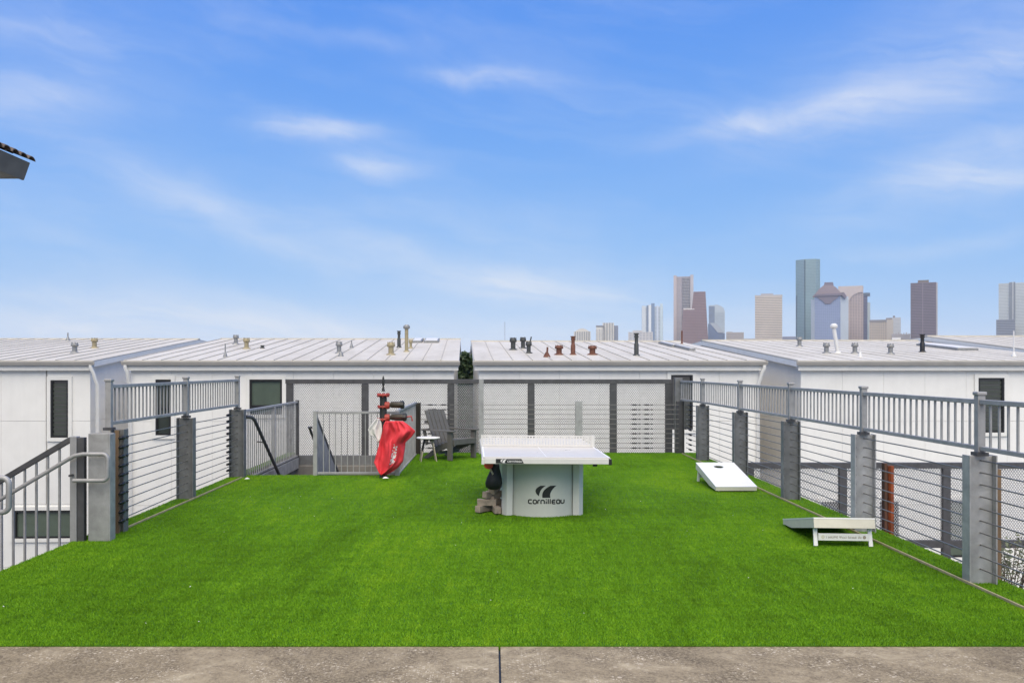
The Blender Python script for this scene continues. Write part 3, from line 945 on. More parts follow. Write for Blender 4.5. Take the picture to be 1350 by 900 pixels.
# net: perforated steel plate
def perforated(x0, x1, z0, z1, y, cols, rows, r, margin_top, mb):
    cw = (x1 - x0) / cols; chh = (z1 - z0) / rows; n = 8
    for i in range(cols):
        for j in range(rows):
            cx, cz = x0 + cw * (i + .5), z0 + chh * (j + .5)
            inner = [(cx + r * math.cos(2 * PI * k / n + PI / 8), cz + r * math.sin(2 * PI * k / n + PI / 8)) for k in range(n)]
            outer = []
            for k in range(n):
                a = 2 * PI * k / n + PI / 8
                ca, sa = math.cos(a), math.sin(a); t = 1 / max(abs(ca), abs(sa))
                # put the eight outer points on the cell border, corners squared off
                outer.append((cx + cw / 2 * max(-1, min(1, ca * t * 1.0)), cz + chh / 2 * max(-1, min(1, sa * t))))
            corners = [(1, 1), (-1, 1), (-1, -1), (1, -1)]
            vs = []
            for yy in (y - .002, y + .002):
                vs += [(x, yy, z) for x, z in inner] + [(x, yy, z) for x, z in outer] + [(cx + cw / 2 * a, yy, cz + chh / 2 * b) for a, b in corners]
            fs = []
            for base_, flip in ((0, False), (20, True)):
                for k in range(n):
                    q = (base_ + k, base_ + 8 + k, base_ + 8 + (k + 1) % n, base_ + (k + 1) % n)
                    fs.append(q if not flip else q[::-1])
                for c, (k0, k1) in enumerate(((0, 1), (2, 3), (4, 5), (6, 7))):
                    q = (base_ + 8 + k0, base_ + 16 + c, base_ + 8 + k1)
                    fs.append(q if not flip else q[::-1])
            for k in range(n):
                fs.append((k, (k + 1) % n, 20 + (k + 1) % n, 20 + k))
            mb.add(vs, fs)
nt_ = MB()
perforated(-hw + .02, hw - .05, TH + .028, TH + .140, 0, 37, 4, .0100, 0, nt_)
nt_.box(-hw + .02, hw - .05, -.002, .002, TH + .140, TH + .1525); nt_.box(-hw + .02, hw - .05, -.002, .002, TH + .003, TH + .028)
net = nt_.build('net', TSTEEL, tt, local=True)
MB().box(hw - .05, hw - .002, -.012, .012, TH + .002, TH + .156).build('net_bracket', TSTEEL, tt, local=True, bevel=.004)
MB().box(-hw + .002, -hw + .02, -.012, .012, TH + .002, TH + .156).build('net_bracket', TSTEEL, tt, local=True, bevel=.004)
# base: two flanking pillars and a bowed front plate at each end, flat sides
BF = -.86                                     # plane of the pillars at the near end
bw = .505
def arc_pts(x0, x1, y0, sag, n=14):
    out = []
    for i in range(n + 1):
        u = i / n * 2 - 1
        out.append((x0 + (x1 - x0) * (i / n), y0 - sag * (1 - u * u)))
    return out
for s in (-1, 1):
    poly = arc_pts(-.368, .368, BF + .015, .15)
    plate = MB(); n = len(poly)
    vs = [(x, y * (1 if s < 0 else -1), z) for z in (-.01, TH - .08) for x, y in poly] + [(x, (y + .012) * (1 if s < 0 else -1), z) for z in (-.01, TH - .08) for x, y in poly]
    fs = []
    for i in range(n - 1):
        a = (i, i + 1, n + i + 1, n + i); b = (2 * n + i, 3 * n + i, 3 * n + i + 1, 2 * n + i + 1)
        fs += [a, b] if s < 0 else [a[::-1], b[::-1]]
    fs.append((0, n, 3 * n, 2 * n)); fs.append((n - 1, 3 * n - 1, 4 * n - 1, 2 * n - 1) if False else (2 * n - 1, n - 1, 3 * n - 1, 4 * n - 1))
    plate.add(vs, fs, True); plate.build('bowed_plate', BASEM, tt, local=True)
    for sx in (-1, 1):
        xo, xi = sx * bw, sx * .372
        yy0 = BF if s < 0 else -BF
        pp = [(xi, yy0 + s * .0), (xi + sx * .075, yy0 + s * .03), (xo, yy0 - s * .06), (xo, yy0 - s * .16), (xi, yy0 - s * .16)]
        a = sum(pp[i][0] * pp[(i + 1) % 5][1] - pp[(i + 1) % 5][0] * pp[i][1] for i in range(5))
        if a < 0: pp = pp[::-1]
        pil = MB().prism(pp, -.01, TH - .08).build('base_pillar', BASEL, tt, local=True, bevel=.004)
        MB().lathe(xi + sx * .03, 0, [(.008, 0), (.008, .004)], 8).build('bolt', BASEM, pil, local=True)
for sx in (-1, 1):
    MB().box(sx * .49 - .006, sx * .49 + .006, BF + .165, -BF - .165, -.01, TH - .08).build('base_side', BASEL, tt, local=True)
MB().box(-.5, .5, BF - .05, -BF + .05, TH - .08, TH - .07).build('base_cap', BASEL, tt, local=True)
# cross bearers under the top
for y in (-1.0, -.45, .45, 1.0):
    MB().box(-hw + .03, hw - .03, y - .02, y + .02, TH - .069, TH - .0125).build('bearer', TSTEEL, tt, local=True)
for sx in (-1, 1):
    MB().box(sx * .58 - .025, sx * .58 + .025, -1.32, -1.28, TH - .11, TH - .079).build('foot_stop', BLACK, tt, local=True)

# lettering: stroked letters, wide and rounded
def stroke(mb, pts, w, fn, closed=False):
    """flat ribbon of width w along pts (u, v), placed by fn(u, v, out)"""
    P = [Vector(p) for p in pts]; n = len(P)
    L_, R_ = [], []
    for i in range(n):
        if closed:
            a, b = P[i - 1], P[(i + 1) % n]
        else:
            a, b = P[max(i - 1, 0)], P[min(i + 1, n - 1)]
        t = (b - a).normalized(); nn = Vector((-t.y, t.x)) * w / 2
        L_.append(P[i] + nn); R_.append(P[i] - nn)
    vs = [fn(p.x, p.y, .0025) for p in L_] + [fn(p.x, p.y, .0025) for p in R_]
    m = n if closed else n - 1
    fs = [(i, n + i, n + (i + 1) % n, (i + 1) % n) for i in range(m)]
    mb.add(vs, fs)

def arc(cx, cy, r, a0, a1, n=5): return [(cx + r * math.cos(R(a0 + (a1 - a0) * i / n)), cy + r * math.sin(R(a0 + (a1 - a0) * i / n))) for i in range(n + 1)]
def letter(ch, x, h, w):
    """strokes (list of (points, closed)) and advance; h = x-height"""
    r = h * .36
    if ch == 'c': return [([(x + w, h)] + arc(x + r, h - r, r, 90, 180) + arc(x + r, r, r, 180, 270) + [(x + w, 0)], False)], w
    if ch == 'o': return [(arc(x + r, h - r, r, 90, 180) + arc(x + r, r, r, 180, 270) + arc(x + w - r, r, r, 270, 360) + arc(x + w - r, h - r, r, 0, 90), True)], w
    if ch == 'r': return [([(x, 0)] + arc(x + r, h - r, r, 180, 90) + [(x + w * .62, h)], False)], w * .55
    if ch == 'n': return [([(x, 0)] + arc(x + r, h - r, r, 180, 90) + arc(x + w - r, h - r, r, 90, 0) + [(x + w, 0)], False)], w
    if ch == 'u': return [([(x, h)] + arc(x + r, r, r, 180, 270) + arc(x + w - r, r, r, 270, 360) + [(x + w, h)], False)], w
    if ch == 'i': return [([(x, 0), (x, h * .72)], False), ([(x, h * 1.0), (x, h * 1.28)], False)], 0
    if ch == 'l': return [([(x, 0), (x, h * 1.3)], False)], 0
    if ch == 'e': return [([(x + w, h)] + arc(x + r, h - r, r, 90, 180) + arc(x + r, r, r, 180, 270) + [(x + w, 0)], False), ([(x + .02 * w, h * .5), (x + w * .92, h * .5)], False)], w
    if ch == 'a': return [([(x + w, 0), (x + w, h - r)] + arc(x + w - r, h - r, r, 0, 90) + arc(x + r, h - r, r, 90, 180) + arc(x + r, r, r, 180, 270) + [(x + w, 0)], False)], w
def word(mb, text, u0, v0, h, w, sw, gap, fn):
    x = u0
    for k_, ch in enumerate(text):
        st, adv = letter(ch, 0, h, w)
        for pts, cl in st: stroke(mb, [(x + p[0], v0 + p[1]) for p in pts], sw, fn, cl)
        x += adv + gap * (1.5 if ch in 'il' or text[k_ + 1:k_ + 2] in ('i', 'l') else 1.0)
    return x
def on_bow(u, v, o):
    t = u / .368
    return (u, BF + .015 - .15 * (1 - t * t) - o, v)
tx = MB()
word(tx, 'cornilleau', -.184, .155, .045, .040, .0145, .0162, on_bow)
tx.build('lettering', INK, tt, local=True)
def swoosh(mb, fn, ox, oy, s, left, right):
    n = len(left)
    for i in range(n - 1):
        q = [(left[i]), (left[i + 1]), (right[i + 1]), (right[i])]
        mb.add([fn(ox + a * s, oy + b * s, .0025) for a, b in q], [(0, 1, 2, 3)])
# emblem, measured in units of its height
def curve(p0, p1, p2, n=10):
    return [((1 - t) ** 2 * p0[0] + 2 * t * (1 - t) * p1[0] + t * t * p2[0], (1 - t) ** 2 * p0[1] + 2 * t * (1 - t) * p1[1] + t * t * p2[1]) for t in [i / n for i in range(n + 1)]]
SW = [(curve((.42, 1), (-.35, .62), (.30, .12)), curve((.86, 1), (.32, .70), (.30, .12))),
      (curve((1.25, 1), (.42, .62), (.58, .0)), curve((1.75, 1), (1.08, .48), (1.25, .0)))]
lg = MB()
for l, r in SW: swoosh(lg, on_bow, -.102, .228, .148, l, r)
lg.build('emblem', INK, tt, local=True)
# edge badge at the front left
def on_edge(u, v, o): return (u, -hl - .013 - o * .4, v)
bd = MB()
bz0, bz1 = TH - .072, TH - .018
bd.add([on_edge(u, v, .001) for u, v in ((-.60, bz0), (-.27, bz0), (-.30, bz1), (-.60, bz1))], [(0, 1, 2, 3)])
bdo = bd.build('badge', INK, tt, local=True)
def on_edge2(u, v, o): return (u, -hl - .0155 - o * .4, v)
bt = MB()
for l, r in SW: swoosh(bt, on_edge2, -.545, bz0 + .006, .042, l, r)
word(bt, 'cornilleau', -.462, bz0 + .015, .017, .0155, .0048, .0058, on_edge2)
bt.build('badge_lettering', WPRINT, bdo, local=True)

# things under the left end of the table
BX, BY = .0, 10.95
random.seed(11)
blocks = [(-.10, -.05, .045, 20, 0), (.02, .08, .045, -35, 0), (.06, -.12, .045, 70, 0), (-.03, .18, .045, 5, 0), (-.06, -.08, .125, -30, 0),
          (.05, .02, .125, 30, 15), (.0, .12, .125, 80, 0), (.0, -.02, .205, 10, 8), (.05, .10, .205, -20, 0), (.04, .03, .28, 40, -10)]
blab = ['lowest left wooden block of the pile beside the table base', 'wooden block at the foot of the pile touching the table base', 'wooden block at the bottom front of the pile',
        'wooden block at the bottom back of the pile', 'wooden block leaning on the left of the pile, second layer', 'tilted wooden block in the middle of the pile',
        'wooden block lying crosswise in the middle back of the pile', 'tilted wooden block in the third layer of the pile', 'wooden block third layer at the back next to the base', 'topmost wooden block of the pile under the black bag']
src = None
for (x, y, z, a, t), lab in zip(blocks, blab):
    if src is None:
        src = MB().box(-.12, .12, -.042, .042, -.04, .04).build('wooden_block', JENGA, bevel=.006, local=True)
        o = src
    else:
        o = src.copy(); COL.objects.link(o)
    o.location = (BX + x - .02, BY + y, z); o.rotation_euler = (0, R(t), R(a + 30))
    tag(o, lab, 'wooden block', 'wooden blocks piled beside the table base')
# black bag hung from the table edge
bg = thing('hanging_bag', 'black drawstring bag hanging under the left end of the table', 'bag', (.03, 10.62, .4))
bm = MB()
rows = [(.0, .045, .03), (.04, .05, .035), (.10, .055, .04), (.16, .075, .06), (.22, .095, .075), (.28, .105, .075), (.33, .095, .06), (.355, .05, .03)]
vs = []; n = 18
for k, (dz, rx, ry) in enumerate(rows):
    for i in range(n):
        a = 2 * PI * i / n
        w = 1 + .08 * math.sin(a * 5 + k) * (k / 7)
        vs.append((.03 - .015 * k / 7 + rx * w * math.cos(a) - .03 * max(0, (dz - .1)), 10.62 + ry * w * math.sin(a), .675 - dz))
fs = [(k * n + i, k * n + (i + 1) % n, (k + 1) * n + (i + 1) % n, (k + 1) * n + i) for k in range(len(rows) - 1) for i in range(n)]
fs = [f[::-1] for f in fs] + [tuple(range(n)), tuple(reversed(range((len(rows) - 1) * n, len(rows) * n)))]
bm.add(vs, fs, True); bm.build('bag_body', BAGM, bg)
MB().tube([(-.05, 10.60, .60), (-.01, 10.60, .55), (.03, 10.60, .575)], .007, 6).build('strap', BAGM, bg)
pd = thing('table_tennis_bat', 'red table tennis bat tucked under the left table edge', 'bat', (-.05, 10.55, .62))
bl = MB()
bl.tube([(-.055, 10.56, .635), (-.055, 10.575, .635)], .058, 18, smooth=False); bl.build('blade', ORANGE, pd)
MB().tube([(-.055, 10.577, .635), (-.055, 10.583, .635)], .056, 18, smooth=False).build('rubber', BAGM, pd)
MB().bar((-.035, 10.568, .582), (.0, 10.568, .51), .024, .02, up=(0, 1, 0)).build('handle', PALEW, pd, bevel=.004)

# ------------------------------------------------------------------ cornhole boards
def make_board(label):
    """origin at the middle of the low front edge on the ground; long axis +Y"""
    t = thing('cornhole_board', label, 'cornhole board', group='cornhole boards')
    Lb, Wb, zf, zb_ = 1.22, .61, .075, .30
    ang = math.atan2(zb_ - zf, Lb)
    Mx = Matrix.Translation((0, 0, zf)) @ Matrix.Rotation(ang, 4, 'X')
    def place(mb): mb.v = [tuple(Mx @ Vector(v)) for v in mb.v]; return mb
    top = MB()
    # deck with a round hole: ring of quads out to the rectangle
    cx, cy, r, n = 0, Lb - .23, .076, 32
    def border(a):
        ca, sa = math.cos(a), math.sin(a)
        tx_ = (Wb / 2) / abs(ca) if abs(ca) > 1e-6 else 1e9
        ty = ((Lb - cy) if sa > 0 else cy) / abs(sa) if abs(sa) > 1e-6 else 1e9
        k = min(tx_, ty); return (cx + ca * k, cy + sa * k)
    angs = sorted([2 * PI * k / n for k in range(n)] + [math.atan2(yy - cy, xx_) % (2 * PI) for xx_ in (-Wb / 2, Wb / 2) for yy in (0, Lb)])
    n = len(angs)
    vs = []
    for z in (0, -.014):
        vs += [(cx + r * math.cos(a), cy + r * math.sin(a), z) for a in angs] + [border(a) + (z,) for a in angs]
    fs = []
    for k in range(n):
        j = (k + 1) % n
        fs += [(k, n + k, n + j, j), (2 * n + k, 2 * n + j, 3 * n + j, 3 * n + k), (k, j, 2 * n + j, 2 * n + k), (n + k, 3 * n + k, 3 * n + j, n + j)]
    top.add(vs, fs); place(top).build('deck', BOARDW, t, local=True)
    # sides taper towards the low end so that they sit flat on the ground
    for sx in (-1, 1):
        x0, x1 = (sx * (Wb / 2 - .002), sx * (Wb / 2 - .021)) if sx < 0 else (sx * (Wb / 2 - .021), sx * (Wb / 2 - .002))
        sd = MB().prism_x([(.02, -.062), (.35, -.105), (Lb - .022, -.105), (Lb - .022, -.0145), (.02, -.0145)], x0, x1)
        place(sd).build('side_board', BOARDC, t, local=True, bevel=.002)
    place(MB().box(-Wb / 2 + .002, Wb / 2 - .002, .001, .0195, -.066, -.0145)).build('front_board', BOARDC, t, local=True, bevel=.002)
    place(MB().box(-Wb / 2 + .002, Wb / 2 - .002, Lb - .0215, Lb - .002, -.105, -.0145)).build('back_board', BOARDC, t, local=True, bevel=.002)
    for sx in (-1, 1):
        MB().bar((sx * .268, Lb - .10, .22), (sx * .274, Lb - .05, .0), .04, .022, up=(0, 1, 0)).build('leg', BOARDW, t, local=True, bevel=.003)
    cbm = MB().bar((-.25, Lb - .048, .095), (.25, Lb - .048, .095), .02, .072).build('crossbar', BOARDW, t, local=True, bevel=.003)
    # worn, unreadable lettering and a small round badge burnt into the crossbar
    mk = MB(); rnd2 = random.Random(4); x = -.175
    yb = Lb - .048 + .0112
    for wl in (3, 7, 6, 8, 1):
        for k in range(wl):
            h = rnd2.choice((.020, .022, .018)); w = .0095
            for a, b, c_, d in rnd2.sample([(0, .003, 0, h), (w - .003, w, 0, h), (0, w, 0, .004), (0, w, h - .004, h), (0, w, h * .45, h * .45 + .004)], 3):
                mk.add([(x + a, yb, .084 + c_), (x + a, yb, .084 + d), (x + b, yb, .084 + d), (x + b, yb, .084 + c_)], [(0, 1, 2, 3)])
            x += .0125
        x += .011
    mk.build('faded_lettering', FADED, cbm, local=True)
    for cx_, rad, mm in ((-.205, .017, FADED), (.205, .019, BOARDC)):
        dk = MB()
        dk.add([(cx_ + rad * math.cos(-2 * PI * k / 16), yb, .096 + rad * math.sin(-2 * PI * k / 16)) for k in range(16)], [tuple(range(16))])
        dk.build('round_badge', mm, cbm, local=True)
    return t
b1 = make_board('white cornhole board by the fence with its round hole showing, low end toward the camera')
b1.location = (3.57, 12.68, .0); b1.rotation_euler = (0, 0, R(.5))
b2 = copy_tree(b1)
b2['label'] = 'nearer white cornhole board seen from its raised legged end'
b2.location = (3.655, 9.98, -.005); b2.rotation_euler = (0, 0, R(175.8))

# ------------------------------------------------------------------ chair and side table
def make_chair():
    """adirondack chair facing +X in its own frame"""
    t = thing('adirondack_chair', 'dark grey slatted adirondack chair near the back fence', 'chair')
    W2 = .36
    for s in (-1, 1):
        y = s * W2
        MB().box(.25, .36, y - .025, y + .025, 0, .56).build('front_leg', CHAIRM, t, local=True, bevel=.005)
        st = MB().prism_y([(.36, .30), (.36, .40), (-.05, .27), (-.46, .0), (-.32, .0), (-.02, .15)][::-1], s * (W2 - .045) - .015, s * (W2 - .045) + .015)
        st.build('side_rail', CHAIRM, t, local=True, bevel=.004)
        MB().prism([(-.42, y - .05), (.40, y - .07), (.42, y - .04), (.42, y + .05), (.38, y + .075), (-.42, y + .05)], .56, .585).build('armrest', CHAIRM, t, local=True, bevel=.005)
        MB().bar((-.30, y, .28), (-.38, y, .56), .04, .06, up=(1, 0, 0)).build('back_leg', CHAIRM, t, local=True, bevel=.004)
    # back slats
    a = Vector((-.14, 0, .22)); d = Vector((-.36, 0, .90)).normalized()
    for k in range(5):
        y = (k - 2) * .118
        h = .82 - .015 * abs(k - 2)
        MB().bar(a + Vector((0, y, 0)), a + d * h + Vector((0, y * 1.02, 0)), .101, .022, up=d.cross(Vector((0, 1, 0)))).build('back_slat', CHAIRM, t, local=True, bevel=.006)
    for h in (.15, .55):
        p = a + d * h + Vector((-.03, 0, 0))
        MB().box(p.x - .02, p.x + .01, -.34, .34, p.z - .03, p.z + .03).build('back_brace', CHAIRM, t, local=True)
    # seat slats curve down towards the back
    for k in range(6):
        x0 = .36 - k * .085
        z = .405 - (.36 - x0) * .33 - .02
        MB().bar((x0 - .04, -.335, z + .012), (x0 - .04, .335, z + .012), .078, .022, up=(.31, 0, .95)).build('seat_slat', CHAIRM, t, local=True, bevel=.005)
    MB().box(.362, .384, -.335, .335, .30, .41).build('front_apron', CHAIRM, t, local=True, bevel=.005)
    MB().box(-.05, -.02, -.31, .31, .10, .16).build('stretcher', CHAIRM, t, local=True)
    return t
ch = make_chair()
ch.location = (-.86, 17.40, .0); ch.rotation_euler = (0, 0, R(-38))

st_ = thing('side_table', 'small round white side table on splayed pale legs beside the dark chair', 'side table', (-1.27, 16.95, 0))
MB().lathe(-1.27, 16.95, [(.215, .432), (.232, .440), (.232, .452), (.222, .458)], 28).build('table_top', TABLEW, st_)
MB().lathe(-1.27, 16.95, [(.12, .405), (.12, .432)], 12).build('under_frame', BLACK, st_)
for k in range(4):
    a = R(48 + 90 * k + 6)
    MB().tube([(-1.27 + .10 * math.cos(a), 16.95 + .10 * math.sin(a), .425), (-1.27 + .165 * math.cos(a), 16.95 + .165 * math.sin(a), .19)], .013, 8).build('leg', BLACK if k in (1, 2) else PALEW, st_)
    MB().tube([(-1.27 + .165 * math.cos(a), 16.95 + .165 * math.sin(a), .19), (-1.27 + .215 * math.cos(a), 16.95 + .215 * math.sin(a), -.01)], [.0125, .010], 8).build('leg_tip', PALEW, st_)

# ------------------------------------------------------------------ rusty posts beyond the right fence
rp = thing('rusty_post', 'pair of orange rusted steel uprights beyond the right cable fence', 'post', (4.9, 10.4, -.3))
MB().prism([(4.70, 10.38), (4.735, 10.38), (4.735, 10.46), (4.70, 10.46)], LTZ, .665).build('upright', RUSTD, rp)
MB().prism([(4.758, 10.41), (4.78, 10.38), (4.815, 10.385), (4.812, 10.44), (4.765, 10.45)], LTZ, .635).build('upright', RUST, rp)
MB().box(4.71, 4.83, 10.462, 10.48, .2, .26).build('strap', RUST, rp)
# timber standing by the near right post
tag(MB().box(4.36, 4.42, 7.52, 7.58, LTZ, .93).build('timber_post', WOOD, o=(4.39, 7.55, LTZ)), 'weathered timber post just behind the nearest right fence column', 'post')

# ------------------------------------------------------------------ plants
def leaf_cloud(mb, c, rad, n, size, rnd, squash=1.0):
    for _ in range(n):
        while True:
            p = Vector((rnd.uniform(-1, 1), rnd.uniform(-1, 1), rnd.uniform(-1, 1)))
            if p.length < 1: break
        p = Vector((p.x * rad, p.y * rad, p.z * rad * squash)) + Vector(c)
        a = Vector((rnd.gauss(0, 1), rnd.gauss(0, 1), rnd.gauss(0, .6))).normalized()
        b = a.cross(Vector((rnd.gauss(0, 1), rnd.gauss(0, 1), rnd.gauss(0, 1)))).normalized()
        s = size * rnd.uniform(.6, 1.3)
        mb.add([p - a * s, p + b * s * .45, p + a * s, p - b * s * .45], [(0, 1, 2, 3)])


def tree(x, y, h, rad, seed, label, leaf=LEAF, n=2600, size=.16, name='tree', cat='tree', group=None, z0=GZ, low=.3):
    rnd = random.Random(seed)
    t = thing(name, label, cat, (x, y, z0), group=group)
    tr = MB(); cr = MB()
    tr.tube([(x, y, z0), (x + .1, y, z0 + h * .35), (x - .05, y + .1, z0 + h * .7), (x, y, z0 + h * .9)], [.05 * h * .5, .04 * h * .5, .025 * h * .5, .01 * h], 8)
    k = 16
    for i in range(k):
        zc = z0 + h * (low + (.95 - low) * rnd.random())
        a = rnd.uniform(0, 2 * PI); rr = rad * (1.0 - .55 * max(0, (zc - z0) / h - .3) / .65) * rnd.uniform(.35, .95)
        c = (x + rr * math.cos(a), y + rr * math.sin(a), zc)
        tr.tube([(x, y, zc - h * .12), ((x + c[0]) / 2, (y + c[1]) / 2, zc - h * .04), c], [.012 * h, .008 * h, .003 * h], 5)
        leaf_cloud(cr, c, rad * rnd.uniform(.32, .55), n // k, size, rnd, .8)
    tr.build('trunk', BARK, t); cr.build('crown', leaf, t)
    return t
tree(-1.75, 48, 9.7, 1.3, 3, 'dark green tree seen through the gap between the two middle townhouses', n=16000, size=.20, low=.08, group='trees beyond the townhouses')
tree(-1.35, 52, 10.0, 1.4, 9, 'taller loose tree behind the gap between the two middle townhouses', n=16000, size=.20, low=.08, group='trees beyond the townhouses')


def shrub(x, y, z, r, h, seed, label, m=SHRUB):
    rnd = random.Random(seed)
    t = thing('shrub', label, 'shrub', (x, y, z), group='shrubs below the deck')
    st = MB(); lv = MB()
    for i in range(14):
        a = rnd.uniform(0, 2 * PI); rr = r * rnd.uniform(.2, 1)
        e = Vector((x + rr * math.cos(a), y + rr * math.sin(a), z + h * rnd.uniform(.6, 1)))
        mid = Vector((x + rr * .4 * math.cos(a), y + rr * .4 * math.sin(a), z + h * .5))
        st.tube([(x, y, z), mid, e], [.012, .009, .004], 5)
        for k in range(3):
            f = mid.lerp(e, rnd.uniform(.2, .95)); g = f + Vector((rnd.uniform(-.18, .18), rnd.uniform(-.18, .18), rnd.uniform(.02, .22)))
            st.tube([f, g], [.005, .002], 4)
            leaf_cloud(lv, g, .10, 9, .028, rnd)
        leaf_cloud(lv, e, .14, 16, .03, rnd)
    st.build('branches', BARK, t); lv.build('leaves', m, t)
shrub(6.45, 10.9, LTZ, .65, 1.55, 2, 'sparse dry shrub below the deck at the right edge')
shrub(7.6, 12.6, LTZ, .7, 1.3, 5, 'low dry shrub in front of the lower mesh fence')
shrub(-6.6, 10.9, -3.6, .5, 1.3, 8, 'grey green shrub below the side stair at the left edge')
tag(MB().box(-8.5, -5.6, 9.9, 12.0, GZ + .02, -3.6).build('planting_bed', CONCS), kind='structure')

# ------------------------------------------------------------------ townhouses
YE, YW, YR = 25.90, 26.06, 36.3          # eave edge, front wall face, ridge
ZE = EYE + 10.0 / FPX * YE


def cut_rects(x0, x1, z0, z1, holes):
    """cells of a wall panel left over around the window openings"""
    out = [(x0, x1, z0, z1)]
    for (a, b, c, d) in holes:
        nxt = []
        for (p, q, r, s) in out:
            if a >= q or b <= p or c >= s or d <= r: nxt.append((p, q, r, s)); continue
            if p < a: nxt.append((p, a, r, s))
            if b < q: nxt.append((b, q, r, s))
            m0, m1 = max(p, a), min(q, b)
            if r < c: nxt.append((m0, m1, r, c))
            if d < s: nxt.append((m0, m1, d, s))
        out = nxt
    return [o for o in out if o[1] - o[0] > .05 and o[3] - o[2] > .05]


def window(x0, x1, z0, z1, parent, glass, sash=None, blind=False):
    y = YW
    fr = MB(); t = .055
    fr.box(x0, x0 + t, y - .03, y + .06, z0, z1); fr.box(x1 - t, x1, y - .03, y + .06, z0, z1)
    fr.box(x0 + t, x1 - t, y - .03, y + .06, z0, z0 + t); fr.box(x0 + t, x1 - t, y - .03, y + .06, z1 - t, z1)
    if sash: fr.box(x0 + t, x1 - t, y - .02, y + .05, sash - .03, sash + .03)
    w = fr.build('window', WFRAME, parent)
    MB().box(x0 + t - .005, x1 - t + .005, y + .03, y + .04, z0 + t - .005, z1 - t + .005).build('pane', glass, w)
    if blind:
        bl = MB()
        k = int((z1 - z0) / .14)
        for i in range(k):
            zb = z0 + t + (z1 - z0 - 2 * t) * i / k
            bl.box(x0 + t, x1 - t, y + .014, y + .022, zb + .01, zb + .10)
        bl.build('blind', BLIND, w)
    tr = MB(); s = .11
    tr.box(x0 - s, x0 - .001, y - .045, y + .02, z0 - s, z1 + s); tr.box(x1 + .001, x1 + s, y - .045, y + .02, z0 - s, z1 + s)
    tr.box(x0 - .001, x1 + .001, y - .045, y + .02, z1 + .001, z1 + s); tr.box(x0 - .001, x1 + .001, y - .05, y + .02, z0 - s, z0 - .001)
    tr.build('window_trim', TRIM, w)
    return (x0 - s, x1 + s, z0 - s, z1 + s)


def wpx(x0, x1, y0, y1):
    a = px(x0, y1, YW); b = px(x1, y0, YW)
    return a.x, b.x, a.z, b.z


ROOFS = {}


